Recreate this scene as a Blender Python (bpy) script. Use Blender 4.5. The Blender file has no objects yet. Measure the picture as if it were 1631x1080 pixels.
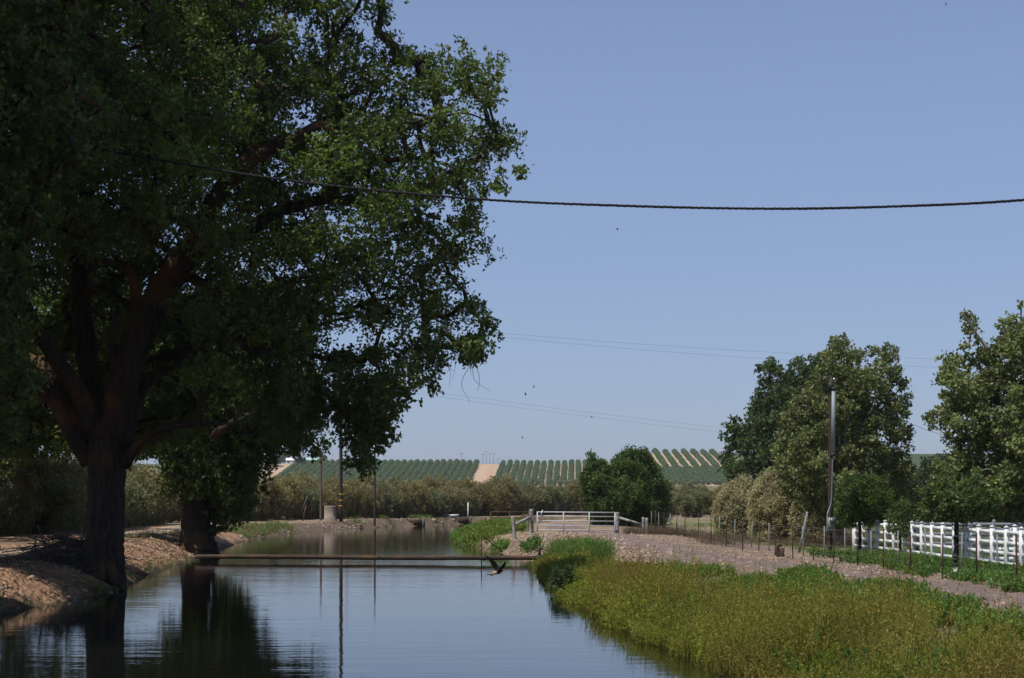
import bpy, bmesh, math, random
import numpy as np
from mathutils import Vector

# ------------------------------------------------------------------ basics
F, CX, HY = 2430.0, 815.5, 803.0          # focal length and horizon used to read sizes off the photograph
WATER = -2.4
C = bpy.context.scene.collection
scene = bpy.context.scene

def P(px, py, d):
    return np.array([(px - CX) / F * d, d, (HY - py) / F * d])

def unit(v):
    return v / np.maximum(np.linalg.norm(v, axis=-1, keepdims=True), 1e-9)

# value noise ----------------------------------------------------------------
_tab = np.random.default_rng(5).random((256, 256))
def vnoise(x, y, s=1.0, o=0.0):
    x = np.asarray(x, float) / s + 37.3 + o
    y = np.asarray(y, float) / s + 91.7 + o * 1.7
    ix, iy = np.floor(x).astype(int), np.floor(y).astype(int)
    fx, fy = x - ix, y - iy
    fx, fy = fx * fx * (3 - 2 * fx), fy * fy * (3 - 2 * fy)
    g = lambda a, b: _tab[a % 256, b % 256]
    return ((g(ix, iy) * (1 - fx) + g(ix + 1, iy) * fx) * (1 - fy)
            + (g(ix, iy + 1) * (1 - fx) + g(ix + 1, iy + 1) * fx) * fy) - 0.5

def sstep(a, b, x):
    t = np.clip((np.asarray(x, float) - a) / (b - a), 0, 1)
    return t * t * (3 - 2 * t)

# ------------------------------------------------------------------ terrain
CANAL = np.array([(-11, -60), (-11, 34), (-10.9, 42.6), (-12.2, 50), (-13.2, 60), (-14.2, 70), (-16, 85), (-18, 106),
                  (-18.5, 132), (-15.7, 149), (-10.6, 166), (-5, 186), (12, 204), (70, 222), (70, 205), (16, 188),
                  (4, 160), (-1.2, 125), (-3.6, 108), (-3.6, 95), (-2.2, 86), (-.5, 75.7), (.9, 64), (1.3, 57),
                  (1.35, 45), (1.6, 39.7), (2.3, 29.6), (2.9, 24.6), (3.4, 21), (4.2, 10), (4.4, -60)], float)

def sdist(x, y, poly=CANAL):
    """distance to the polygon edge, negative inside"""
    x = np.asarray(x, float); y = np.asarray(y, float)
    best = np.full(x.shape, 1e9); inside = np.zeros(x.shape, bool)
    n = len(poly)
    for i in range(n):
        ax, ay = poly[i]; bx, by = poly[(i + 1) % n]
        dx, dy = bx - ax, by - ay
        t = np.clip(((x - ax) * dx + (y - ay) * dy) / (dx * dx + dy * dy + 1e-12), 0, 1)
        best = np.minimum(best, (x - ax - t * dx) ** 2 + (y - ay - t * dy) ** 2)
        cond = (ay > y) != (by > y)
        xi = ax + (y - ay) / (by - ay if abs(by - ay) > 1e-9 else 1e-9) * dx
        inside ^= cond & (x < xi)
    d = np.sqrt(best)
    return np.where(inside, -d, d)

def ridge(x):
    return 1165 + 62 * sstep(70, 115, x)

def H(x, y):
    x = np.asarray(x, float); y = np.asarray(y, float)
    s = sdist(x, y) + 0.5 * vnoise(x, y, 1.3, 3) + .25 * vnoise(x, y, .6, 8)
    left = 1 - sstep(-10, -6, x)
    far = sstep(140, 165, y)
    mound = sstep(62, 78, y) * (1 - sstep(7, 13, x)) * (1 - left)
    plat = -2.1 * (1 - left) + -1.6 * left
    plat = plat * (1 - mound) + mound * -1.62
    plat = plat * (1 - far) + far * -1.55
    w = 2.6 * left + (1 - left) * (4.2 * (1 - mound) + 3.0 * mound)
    w = w * (1 - far) + 1.4 * far
    t = np.clip(s / w, 0, 1)
    prof = np.sin(t * math.pi / 2) ** .9
    z = WATER + (plat - WATER) * prof
    z = np.where(s < 0, WATER - np.minimum(1.2, -s * .45), z)
    land = sstep(0.1, 1.5, s)
    z = z + land * (.10 * vnoise(x, y, 3.5) + .08 * vnoise(x, y, 1.1, 2) + .07 * vnoise(x, y, .55, 6))
    # a low berm between road and fence field
    z = z + .10 * np.exp(-((x - 7.6) / 1.4) ** 2) * (1 - mound) * sstep(18, 26, y) * (1 - sstep(70, 80, y))
    # the ground rises slowly and then the orchard hill
    z = z + sstep(260, 1050, y) * 13.5
    up = np.clip(y, 1050, ridge(x)) - 1050
    z = z + up * .163 - np.clip(y - ridge(x) - 6, 0, 400) * .03
    z = z + 1.1 * vnoise(x, y, 45, 4) * sstep(900, 1050, y)
    return z

def hz(x, y):
    return float(H(np.array([x]), np.array([y]))[0])

# ------------------------------------------------------------------ mesh collector
class MB:
    def __init__(self):
        self.v, self.f, self.c, self.n = [], [], [], 0
    def add(self, V, *faces, col=None):
        V = np.asarray(V, float).reshape(-1, 3)
        for f in faces:
            f = np.asarray(f, int)
            self.f.append(f + self.n)
            if col is None:
                cc = np.ones((len(f), 3))
            else:
                cc = np.broadcast_to(np.asarray(col, float), (len(f), 3))
            self.c.append(cc)
        self.v.append(V); self.n += len(V)
    def box(self, c, size, rot=0.0, taper=1.0, tilt=None):
        sx, sy, sz = [s / 2 for s in size]
        V = np.array([(-sx, -sy, -sz), (sx, -sy, -sz), (sx, sy, -sz), (-sx, sy, -sz),
                      (-sx * taper, -sy * taper, sz), (sx * taper, -sy * taper, sz), (sx * taper, sy * taper, sz), (-sx * taper, sy * taper, sz)])
        ca, sa = math.cos(rot), math.sin(rot)
        V = V @ np.array([[ca, sa, 0], [-sa, ca, 0], [0, 0, 1]])
        self.add(V + np.asarray(c, float), BOXF)
    def bar(self, p, q, w, h):
        """a squared bar from p to q"""
        p = np.asarray(p, float); q = np.asarray(q, float)
        d = unit(q - p); s = np.cross(d, (0, 0, 1.0))
        s = unit(s) if np.linalg.norm(s) > 1e-3 else np.array([1., 0, 0])
        u = np.cross(s, d)
        o = [(-w / 2, -h / 2), (w / 2, -h / 2), (w / 2, h / 2), (-w / 2, h / 2)]
        V = [e + s * a + u * b for e in (p, q) for a, b in o]
        self.add(V, np.array([(3, 2, 1, 0), (4, 5, 6, 7), (0, 1, 5, 4), (1, 2, 6, 5), (2, 3, 7, 6), (3, 0, 4, 7)]))
    def tube(self, pts, r, n=8, cap=True, rough=0.0, rng=None, col=None, square=False, ridges=0.0):
        pts = np.asarray(pts, float); m = len(pts)
        r = np.broadcast_to(np.asarray(r, float), (m,))
        T = np.gradient(pts, axis=0); T = unit(T)
        ref = np.array([0, 0, 1.0]) if abs(T[0][2]) < .8 else np.array([1., 0, 0])
        N = np.zeros_like(T); a = unit(np.cross(T[0], ref))
        for i in range(m):
            a = a - T[i] * (a @ T[i]); a = a / max(np.linalg.norm(a), 1e-9); N[i] = a
        B = np.cross(T, N)
        ang = np.arange(n) / n * 2 * math.pi + (math.pi / 4 if square else 0)
        rr = r[:, None] * np.ones((m, n))
        if rough and rng is not None:
            rr = rr * (1 + rough * (rng.random((m, n)) - .5) + rough * .7 * np.sin(ang * 3 + rng.random() * 6))
        if ridges:
            q = np.linspace(0, 1, m)[:, None]
            rr = rr * (1 + ridges * np.sin(ang[None, :] * 5 + 1.3 + 2 * q) + ridges * .7 * np.sin(ang[None, :] * 8 + 2 - 3 * q))
        V = pts[:, None, :] + rr[..., None] * (np.cos(ang)[None, :, None] * N[:, None, :] + np.sin(ang)[None, :, None] * B[:, None, :])
        i, j = np.meshgrid(np.arange(m - 1), np.arange(n), indexing='ij')
        i, j = i.ravel(), j.ravel(); k = (j + 1) % n
        fs = [np.stack([i * n + j, i * n + k, (i + 1) * n + k, (i + 1) * n + j], 1)]
        V = V.reshape(-1, 3)
        if cap:
            V = np.vstack([V, pts[:1], pts[-1:]])
            jj = np.arange(n); kk = (jj + 1) % n
            fs.append(np.stack([kk, jj, np.full(n, m * n)], 1))
            fs.append(np.stack([(m - 1) * n + jj, (m - 1) * n + kk, np.full(n, m * n + 1)], 1))
        self.add(V, *fs, col=col)
    def mesh(self, name, smooth=False):
        me = bpy.data.meshes.new(name)
        if not self.v:
            return me
        V = np.vstack(self.v)
        me.vertices.add(len(V)); me.vertices.foreach_set('co', V.ravel().astype(np.float32))
        tot = np.concatenate([np.full(len(f), f.shape[1]) for f in self.f])
        idx = np.concatenate([f.ravel() for f in self.f])
        me.loops.add(len(idx)); me.loops.foreach_set('vertex_index', idx.astype(np.int32))
        me.polygons.add(len(tot))
        start = np.concatenate([[0], np.cumsum(tot)[:-1]])
        me.polygons.foreach_set('loop_start', start.astype(np.int32))
        me.polygons.foreach_set('loop_total', tot.astype(np.int32))
        if smooth:
            me.polygons.foreach_set('use_smooth', np.ones(len(tot), bool))
        col = np.vstack(self.c)
        at = me.attributes.new('Col', 'FLOAT_COLOR', 'FACE')
        at.data.foreach_set('color', np.hstack([col, np.ones((len(col), 1))]).ravel().astype(np.float32))
        me.update(calc_edges=True); me.validate()
        return me
    def build(self, name, mat, parent=None, smooth=False, origin=None):
        off = np.zeros(3) if origin is None else np.asarray(origin, float)
        q = parent
        while q is not None:
            off = off + np.array(q.location); q = q.parent
        self.v = [v - off for v in self.v]
        me = self.mesh(name, smooth)
        me.materials.append(mat)
        o = bpy.data.objects.new(name, me); C.objects.link(o)
        if origin is not None: o.location = origin
        if parent is not None: o.parent = parent
        return o
BOXF = np.array([(3, 2, 1, 0), (4, 5, 6, 7), (0, 1, 5, 4), (1, 2, 6, 5), (2, 3, 7, 6), (3, 0, 4, 7)])

def tag(o, label=None, cat=None, group=None, kind=None):
    if label: o['label'] = label
    if cat: o['category'] = cat
    if group: o['group'] = group
    if kind: o['kind'] = kind
    return o

def empty(name, loc, label, cat, group=None):
    o = bpy.data.objects.new(name, None); C.objects.link(o)
    o.location = loc; o.empty_display_size = .3
    return tag(o, label, cat, group)

def copy_tree(o, parent=None):
    c = o.copy(); C.objects.link(c); c.parent = parent
    for ch in list(o.children): copy_tree(ch, c)
    return c

def spline(pts, k=6):
    """Catmull-Rom through rows of pts (any number of columns)"""
    p = np.asarray(pts, float); out = []
    q = np.vstack([2 * p[0] - p[1], p, 2 * p[-1] - p[-2]])
    for i in range(1, len(q) - 2):
        a, b, c, d = q[i - 1], q[i], q[i + 1], q[i + 2]
        for t in np.arange(k) / k:
            out.append(.5 * ((2 * b) + (c - a) * t + (2 * a - 5 * b + 4 * c - d) * t * t + (3 * b - a - 3 * c + d) * t ** 3))
    out.append(p[-1])
    return np.array(out)

# ------------------------------------------------------------------ materials
def new_mat(name):
    m = bpy.data.materials.new(name); m.use_nodes = True
    nt = m.node_tree; nt.nodes.clear()
    out = nt.nodes.new('ShaderNodeOutputMaterial')
    return m, nt, out

def N(nt, typ, **kw):
    n = nt.nodes.new(typ)
    for k, v in kw.items():
        if hasattr(n, k): setattr(n, k, v)
    return n

def rough_mat(name, c1, c2, scale=6.0, rough=.85, bump=.3, metallic=0.0, detail=6, c3=None, s3=1.0, coord='Object', stretch=(1, 1, 1), spec=.3):
    m, nt, out = new_mat(name)
    b = N(nt, 'ShaderNodeBsdfPrincipled'); nt.links.new(b.outputs[0], out.inputs[0])
    tc = N(nt, 'ShaderNodeTexCoord'); mp = N(nt, 'ShaderNodeMapping'); mp.inputs['Scale'].default_value = stretch
    nt.links.new(tc.outputs[coord], mp.inputs[0])
    no = N(nt, 'ShaderNodeTexNoise'); no.inputs['Scale'].default_value = scale; no.inputs['Detail'].default_value = detail
    no.inputs['Roughness'].default_value = .65
    nt.links.new(mp.outputs[0], no.inputs['Vector'])
    r = N(nt, 'ShaderNodeValToRGB')
    r.color_ramp.elements[0].position = .35; r.color_ramp.elements[1].position = .65
    r.color_ramp.elements[0].color = (*c1, 1); r.color_ramp.elements[1].color = (*c2, 1)
    nt.links.new(no.outputs['Fac'], r.inputs[0])
    col = r.outputs[0]
    if c3 is not None:
        n3 = N(nt, 'ShaderNodeTexNoise'); n3.inputs['Scale'].default_value = s3; n3.inputs['Detail'].default_value = 4
        nt.links.new(tc.outputs[coord], n3.inputs['Vector'])
        r3 = N(nt, 'ShaderNodeValToRGB'); r3.color_ramp.elements[0].position = .52; r3.color_ramp.elements[1].position = .68
        nt.links.new(n3.outputs['Fac'], r3.inputs[0])
        mx = N(nt, 'ShaderNodeMix'); mx.data_type = 'RGBA'
        nt.links.new(r3.outputs[0], mx.inputs[0]); nt.links.new(col, mx.inputs[6]); mx.inputs[7].default_value = (*c3, 1)
        col = mx.outputs[2]
    nt.links.new(col, b.inputs['Base Color'])
    b.inputs['Roughness'].default_value = rough; b.inputs['Metallic'].default_value = metallic
    b.inputs['Specular IOR Level'].default_value = spec
    if bump:
        bp = N(nt, 'ShaderNodeBump'); bp.inputs['Strength'].default_value = bump; bp.inputs['Distance'].default_value = .03
        nt.links.new(no.outputs['Fac'], bp.inputs['Height']); nt.links.new(bp.outputs[0], b.inputs['Normal'])
    return m

def leaf_mat(name, trans=.3, rough=.5, spec=.35, tboost=(1.25, 1.25, .7)):
    m, nt, out = new_mat(name)
    at = N(nt, 'ShaderNodeAttribute'); at.attribute_name = 'Col'
    b = N(nt, 'ShaderNodeBsdfPrincipled'); b.inputs['Roughness'].default_value = rough; b.inputs['Specular IOR Level'].default_value = spec
    nt.links.new(at.outputs['Color'], b.inputs['Base Color'])
    t = N(nt, 'ShaderNodeBsdfTranslucent')
    mu = N(nt, 'ShaderNodeMix'); mu.data_type = 'RGBA'; mu.blend_type = 'MULTIPLY'; mu.inputs[0].default_value = 1
    nt.links.new(at.outputs['Color'], mu.inputs[6]); mu.inputs[7].default_value = (*tboost, 1)
    nt.links.new(mu.outputs[2], t.inputs['Color'])
    mx = N(nt, 'ShaderNodeMixShader'); mx.inputs[0].default_value = trans
    nt.links.new(b.outputs[0], mx.inputs[1]); nt.links.new(t.outputs[0], mx.inputs[2]); nt.links.new(mx.outputs[0], out.inputs[0])
    return m

M = {}
M['leaf'] = leaf_mat('leaf', .32, .55, .22)
M['dryleaf'] = leaf_mat('weed_leaf', .42, .7, .15)
M['bark'] = rough_mat('oak_bark', (.012, .009, .008), (.050, .038, .03), 3.2, .95, 1.0, c3=(.10, .052, .02), s3=.7, stretch=(3, 3, .45))
M['palebark'] = rough_mat('pale_bark', (.16, .13, .10), (.38, .34, .28), 5, .9, .4, stretch=(2, 2, .7))
M['twig'] = rough_mat('dead_twig', (.05, .04, .032), (.17, .135, .11), 8, .9, .3)
M['greywood'] = rough_mat('weathered_wood', (.20, .18, .175), (.48, .45, .43), 9, .9, .5, c3=(.10, .085, .08), s3=4, stretch=(4, 4, .35))
M['darkwood'] = rough_mat('creosote_pole', (.028, .020, .018), (.07, .048, .042), 8, .9, .4, stretch=(4, 4, .3))
M['redwood'] = rough_mat('reddish_pole', (.09, .055, .045), (.2, .13, .105), 8, .9, .4, stretch=(4, 4, .3))
M['galv'] = rough_mat('galvanised_steel', (.42, .43, .45), (.62, .63, .66), 14, .42, .05, metallic=.75)
M['conduit'] = rough_mat('grey_conduit', (.17, .195, .22), (.24, .27, .30), 10, .5, .03, metallic=.1, spec=.5)
M['gate'] = rough_mat('gate_tube', (.42, .42, .44), (.6, .6, .62), 10, .6, .05, metallic=.0)
M['rust'] = rough_mat('rusty_steel', (.05, .03, .022), (.11, .06, .04), 12, .85, .3, c3=(.15, .09, .06), s3=3)
M['rustpipe'] = rough_mat('rusty_pipe', (.035, .024, .018), (.075, .05, .036), 9, .9, .25, c3=(.11, .055, .032), s3=1.2)
M['tpost'] = rough_mat('t_post_paint', (.030, .017, .014), (.07, .036, .028), 14, .9, .2)
M['corral'] = rough_mat('corral_steel', (.11, .12, .14), (.17, .18, .20), 3, .6, .05)
M['greypost'] = rough_mat('grey_post', (.13, .14, .14), (.26, .27, .27), 14, .8, .2)
M['white'] = rough_mat('white_vinyl', (.66, .67, .69), (.76, .76, .77), 2.5, .5, .02, c3=(.55, .55, .53), s3=.9)
M['whitepipe'] = rough_mat('white_pipe', (.6, .6, .57), (.78, .78, .74), 6, .5, .05, c3=(.35, .32, .26), s3=7)
M['black'] = rough_mat('black_rubber', (.015, .015, .016), (.035, .035, .036), 8, .6, .1)
M['cable'] = rough_mat('black_cable', (.008, .008, .009), (.018, .018, .02), 30, .7, .2, spec=.2)
M['wire'] = rough_mat('aluminium_wire', (.17, .175, .18), (.24, .245, .25), 20, .55, .0, metallic=.1)
M['concrete'] = rough_mat('concrete', (.20, .16, .13), (.30, .25, .21), 3, .9, .3, c3=(.2, .17, .14), s3=.8)
M['weir'] = rough_mat('stained_concrete', (.07, .065, .055), (.14, .125, .11), 3, .95, .3)
M['stone'] = leaf_mat('stone', 0.0, .9, .2)
M['meter'] = rough_mat('meter_grey', (.13, .14, .14), (.19, .20, .20), 8, .5, .05)
M['glass'] = rough_mat('meter_glass', (.05, .055, .06), (.10, .11, .12), 4, .12, 0, spec=.7)
M['yellow'] = rough_mat('yellow_band', (.55, .28, .03), (.68, .36, .05), 9, .6, .1)
M['roofgreen'] = rough_mat('green_metal_roof', (.30, .46, .42), (.42, .56, .52), .5, .6, .05)
M['wallwhite'] = rough_mat('white_wall', (.6, .6, .6), (.75, .75, .74), .5, .8, .05)
M['window'] = rough_mat('dark_window', (.03, .035, .04), (.06, .065, .07), 2, .2, 0)
M['tower'] = rough_mat('tower_grey', (.22, .22, .23), (.34, .34, .35), 2, .7, 0)

# ground: the mesh attribute says what covers it, noise breaks it up
def ground_mat(name, attr=True, c=(.3, .22, .15), pebbles=1.0):
    m, nt, out = new_mat(name)
    b = N(nt, 'ShaderNodeBsdfPrincipled'); nt.links.new(b.outputs[0], out.inputs[0])
    b.inputs['Roughness'].default_value = .95; b.inputs['Specular IOR Level'].default_value = .1
    tc = N(nt, 'ShaderNodeTexCoord')
    if attr:
        a = N(nt, 'ShaderNodeAttribute'); a.attribute_name = 'Ground'; base = a.outputs['Color']
    else:
        a = N(nt, 'ShaderNodeRGB'); a.outputs[0].default_value = (*c, 1); base = a.outputs[0]
    n1 = N(nt, 'ShaderNodeTexNoise'); n1.inputs['Scale'].default_value = .9; n1.inputs['Detail'].default_value = 8; n1.inputs['Roughness'].default_value = .7
    n2 = N(nt, 'ShaderNodeTexNoise'); n2.inputs['Scale'].default_value = 9; n2.inputs['Detail'].default_value = 5; n2.inputs['Roughness'].default_value = .7
    vo = N(nt, 'ShaderNodeTexVoronoi'); vo.inputs['Scale'].default_value = 7
    for n in (n1, n2, vo): nt.links.new(tc.outputs['Object'], n.inputs['Vector'])
    def ramp(src, lo, hi, a0=.3, a1=.7):
        r = N(nt, 'ShaderNodeMapRange'); r.inputs[1].default_value = a0; r.inputs[2].default_value = a1; r.inputs[3].default_value = lo; r.inputs[4].default_value = hi
        nt.links.new(src, r.inputs[0]); return r.outputs[0]
    def mult(x, f):
        mx = N(nt, 'ShaderNodeMix'); mx.data_type = 'RGBA'; mx.blend_type = 'MULTIPLY'; mx.inputs[0].default_value = 1
        nt.links.new(x, mx.inputs[6]); nt.links.new(f, mx.inputs[7]); return mx.outputs[2]
    col = mult(base, ramp(n1.outputs['Fac'], .62, 1.3)); col = mult(col, ramp(n2.outputs['Fac'], .6, 1.35))
    col = mult(col, ramp(vo.outputs['Color'], .8, 1.2, 0, 1))
    nt.links.new(col, b.inputs['Base Color'])
    ad = N(nt, 'ShaderNodeMath', operation='ADD'); nt.links.new(n2.outputs['Fac'], ad.inputs[0])
    mu = N(nt, 'ShaderNodeMath', operation='MULTIPLY'); nt.links.new(vo.outputs['Distance'], mu.inputs[0]); mu.inputs[1].default_value = -.8 * pebbles
    nt.links.new(mu.outputs[0], ad.inputs[1])
    bp = N(nt, 'ShaderNodeBump'); bp.inputs['Strength'].default_value = .8; bp.inputs['Distance'].default_value = .09
    nt.links.new(ad.outputs[0], bp.inputs['Height']); nt.links.new(bp.outputs[0], b.inputs['Normal'])
    return m
M['ground'] = ground_mat('ground_soil')
M['path'] = ground_mat('pale_track', False, (.36, .28, .20), .4)
M['road'] = ground_mat('gravel_road', False, (.20, .152, .135), 1.3)
M['strip'] = ground_mat('hill_track', False, (.44, .30, .21), .2)

def water_mat():
    m, nt, out = new_mat('canal_water')
    b = N(nt, 'ShaderNodeBsdfPrincipled'); nt.links.new(b.outputs[0], out.inputs[0])
    b.inputs['Base Color'].default_value = (.005, .006, .004, 1); b.inputs['Roughness'].default_value = .03
    b.inputs['IOR'].default_value = 1.5; b.inputs['Specular IOR Level'].default_value = .5
    tc = N(nt, 'ShaderNodeTexCoord')
    hs = []
    for sc, st, w in ((1.6, (.5, 1.5, 1), 1.0), (6.5, (.5, 1.6, 1), .28), (.35, (.6, 1.2, 1), 1.6)):
        mp = N(nt, 'ShaderNodeMapping'); mp.inputs['Scale'].default_value = st
        no = N(nt, 'ShaderNodeTexNoise'); no.inputs['Scale'].default_value = sc; no.inputs['Detail'].default_value = 2
        nt.links.new(tc.outputs['Object'], mp.inputs[0]); nt.links.new(mp.outputs[0], no.inputs['Vector'])
        mu = N(nt, 'ShaderNodeMath', operation='MULTIPLY'); mu.inputs[1].default_value = w
        nt.links.new(no.outputs['Fac'], mu.inputs[0]); hs.append(mu.outputs[0])
    a = N(nt, 'ShaderNodeMath', operation='ADD'); nt.links.new(hs[0], a.inputs[0]); nt.links.new(hs[1], a.inputs[1])
    a2 = N(nt, 'ShaderNodeMath', operation='ADD'); nt.links.new(a.outputs[0], a2.inputs[0]); nt.links.new(hs[2], a2.inputs[1])
    bp = N(nt, 'ShaderNodeBump'); bp.inputs['Strength'].default_value = 1; bp.inputs['Distance'].default_value = .0042
    nt.links.new(a2.outputs[0], bp.inputs['Height']); nt.links.new(bp.outputs[0], b.inputs['Normal'])
    return m
M['water'] = water_mat()

# ------------------------------------------------------------------ setting: ground, water, tracks
def axis(stops):
    out = []
    for (a, b, st) in stops: out += list(np.arange(a, b, st))
    return np.array(out + [stops[-1][1]])
gx = axis([(-1800, -600, 200), (-600, -240, 40), (-240, -60, 9), (-60, -28, 2), (-28, -20, .8), (-20, 15, .28), (15, 32, .8), (32, 80, 3), (80, 260, 9), (260, 600, 40), (600, 1800, 200)])
gy = axis([(-120, 10, 10), (10, 18, 1), (18, 92, .3), (92, 125, .7), (125, 230, 1.3), (230, 320, 8), (320, 1020, 30), (1020, 1260, 5), (1260, 1700, 40), (1700, 2100, 200)])
GX, GY = np.meshgrid(gx, gy, indexing='xy')
X, Y = GX.ravel(), GY.ravel()
Z = H(X, Y)
V = np.stack([X, Y, Z], 1)
nx, ny = len(gx), len(gy)
i, j = np.meshgrid(np.arange(nx - 1), np.arange(ny - 1), indexing='xy'); i, j = i.ravel(), j.ravel()
Q = np.stack([j * nx + i, j * nx + i + 1, (j + 1) * nx + i + 1, (j + 1) * nx + i], 1)
g = MB(); g.add(V, Q)
go = g.build('ground', M['ground'], smooth=True)
tag(go, kind='structure')
S = sdist(X, Y)
def mixc(a, b, t): return a * (1 - t[:, None]) + np.asarray(b)[None, :] * t[:, None]
col = np.tile(np.array([.27, .20, .14]), (len(X), 1))
n1, n2 = vnoise(X, Y, 4, 11), vnoise(X, Y, 1.2, 12)
leftz = 1 - sstep(-9, -6, X)
col = mixc(col, (.33, .20, .125), leftz * (1 - sstep(100, 120, Y)))                     # reddish bank under the oaks
col = mixc(col, (.14, .105, .075), leftz * sstep(.05, .3, n1 + .4 * n2) * sstep(1.8, 3, S) * .7)         # leaf litter
col = mixc(col, (.065, .055, .038), (1 - sstep(0.0, .5, S + .3 * n2)) * (Y < 120))       # wet margin
right = sstep(2, 4, X) * (1 - sstep(68, 76, Y))
col = mixc(col, (.12, .10, .055), right * (1 - sstep(-.4, .5, X - np.interp(Y, [15, 20, 25, 28, 32, 38, 42, 45, 47, 50, 56, 62], [7.9, 8.1, 8.3, 8.7, 9.0, 9.1, 8.2, 6.9, 5.5, 3.7, 2.7, 2.2]) + n2)))         # weedy verge soil
lawn = sstep(12.6, 13.6, X + 1.2 * n2) * sstep(.0, .25, n1 + .35) * (1 - sstep(66, 80, Y)) * (Y > 0)
col = mixc(col, (.085, .14, .035), lawn * .9)
field = sstep(9.5, 11.5, X) * sstep(70, 80, Y) * (1 - sstep(150, 170, Y))
col = mixc(col, (.24, .17, .125), field * .7)
col = mixc(col, (.13, .17, .05), field * sstep(.0, .2, n1 + .5 * n2) * .8)
col = mixc(col, (.16, .15, .08), sstep(200, 240, Y) * (1 - sstep(1000, 1040, Y)))
col = mixc(col, (.44, .33, .23), sstep(1000, 1040, Y))
col = mixc(col, (.085, .105, .05), sstep(1000, 1040, Y) * (1 - sstep(-190, -180, X)))
col = mixc(col, (.05, .08, .03), sstep(1000, 1040, Y) * sstep(165, 180, X))
col = mixc(col, (.205, .152, .125), sstep(4, 5.2, X - .8 * n2) * (1 - sstep(12.3, 13.2, X)) * (Y < 86) * (Y > 10) * np.clip(.75 + 1.2 * n1, 0, 1))
col = mixc(col, (.20, .145, .11), (X > -2) * (X < 9) * (Y > 60) * (Y < 80) * (1 - sstep(3, 5, S)))
col = mixc(col, (.16, .12, .085), sstep(98, 110, Y) * (Y < 240) * (1 - sstep(1.3, 2.4, S)))
me = go.data
at = me.attributes.new('Ground', 'FLOAT_COLOR', 'POINT')
at.data.foreach_set('color', np.hstack([col, np.ones((len(col), 1))]).ravel().astype(np.float32))

w = MB()
w.add([(-45, -60, WATER), (80, -60, WATER), (80, 245, WATER), (-45, 245, WATER)], np.array([(0, 1, 2, 3)]))
tag(w.build('canal_water', M['water']), kind='structure')

def ribbon(name, pts, width, mat, lift=.035, step=.35, nw=12, seed=0):
    c = spline(pts, max(2, int(np.ceil(np.linalg.norm(np.diff(np.asarray(pts, float), axis=0), axis=1).max() / step))))
    t = unit(np.gradient(c, axis=0)); nrm = np.stack([-t[:, 1], t[:, 0]], 1)
    s = np.linspace(-1, 1, nw)
    wl = width / 2 * (1 + .45 * vnoise(c[:, 0], c[:, 1], 1.3, seed)); wr = width / 2 * (1 + .45 * vnoise(c[:, 0], c[:, 1], 1.1, seed + 5))
    off = np.where(s[None, :] < 0, s[None, :] * wl[:, None], s[None, :] * wr[:, None])
    xy = c[:, None, :] + nrm[:, None, :] * off[..., None]
    z = H(xy[..., 0].ravel(), xy[..., 1].ravel()).reshape(off.shape) + lift * (1 - 2.2 * np.abs(s[None, :]) ** 6)
    V = np.dstack([xy, z]).reshape(-1, 3); m, n = off.shape
    i, j = np.meshgrid(np.arange(m - 1), np.arange(n - 1), indexing='ij'); i, j = i.ravel(), j.ravel()
    r = MB(); r.add(V, np.stack([i * n + j, i * n + j + 1, (i + 1) * n + j + 1, (i + 1) * n + j], 1))
    return tag(r.build(name, mat, smooth=True), kind='structure')
ribbon('dirt_path', [(-15.6, 20), (-15.9, 40), (-16.4, 52), (-18.2, 68), (-20.4, 84), (-22.2, 100), (-23, 125)], 2.6, M['path'])
ribbon('gravel_road', [(11.2, 15), (10.9, 30), (10.3, 40), (9.2, 48), (8.0, 58), (6.6, 68), (5.0, 77), (4.0, 88), (3.6, 104), (4, 125)], 2.6, M['road'], seed=2)
ribbon('hill_track', [(-26, 1020), (-21, 1050), (-16, 1165)], 10.5, M['strip'], lift=.25, step=4, nw=5, seed=3)
ribbon('hill_road', [(-189, 1020), (-174, 1100), (-158, 1180)], 10, M['strip'], lift=.25, step=4, nw=5, seed=4)

# ------------------------------------------------------------------ foliage
def leaf_quads(mb, c, L, W, rng, col, up=.5, dirs=None, jit=.25, varc=.25):
    """one rhombic leaf per centre"""
    n = len(c)
    if n == 0: return
    t = unit(rng.normal(size=(n, 3))) if dirs is None else unit(dirs + rng.normal(size=(n, 3)) * jit)
    nn = rng.normal(size=(n, 3)) + np.array([0, 0, up])
    nn = unit(nn - t * (nn * t).sum(1, keepdims=True)); b = np.cross(nn, t)
    s = (.65 + .7 * rng.random(n))[:, None]
    l, w2 = L * s / 2, W * s / 2
    V = np.stack([c - t * l, c + b * w2 + t * l * .15, c + t * l, c - b * w2 + t * l * .15], 1)
    col = np.asarray(col, float)
    cc = np.broadcast_to(col, (n, 3)) * (1 + varc * (rng.random((n, 1)) * 2 - 1)) * (1 + .10 * rng.normal(size=(n, 3)) * np.array([1, .3, .6]))
    mb.add(V.reshape(-1, 3), np.arange(4 * n).reshape(n, 4), col=np.clip(cc, .003, 1))

def tufts(mb, pos, k, L, W, rng, col, spread=.8, up=.5, droop=0.0, varc=.3, jitter=.04):
    """k leaves radiating from each node"""
    m = len(pos)
    if m == 0: return
    p = np.repeat(pos, k, axis=0)
    d = unit(rng.normal(size=(m * k, 3)) + np.array([0, 0, .25 - droop]))
    c = p + d * L * spread * (.3 + .7 * rng.random((m * k, 1))) + rng.normal(size=(m * k, 3)) * jitter
    colr = np.broadcast_to(np.asarray(col, float), (m, 3)) if np.ndim(col) == 1 else col
    leaf_quads(mb, c, L, W, rng, np.repeat(colr, k, axis=0), up, d, .35, varc)

def in_ball(n, rng, p=.5):
    d = unit(rng.normal(size=(n, 3)))
    return d * (rng.random((n, 1)) ** p)

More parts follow.
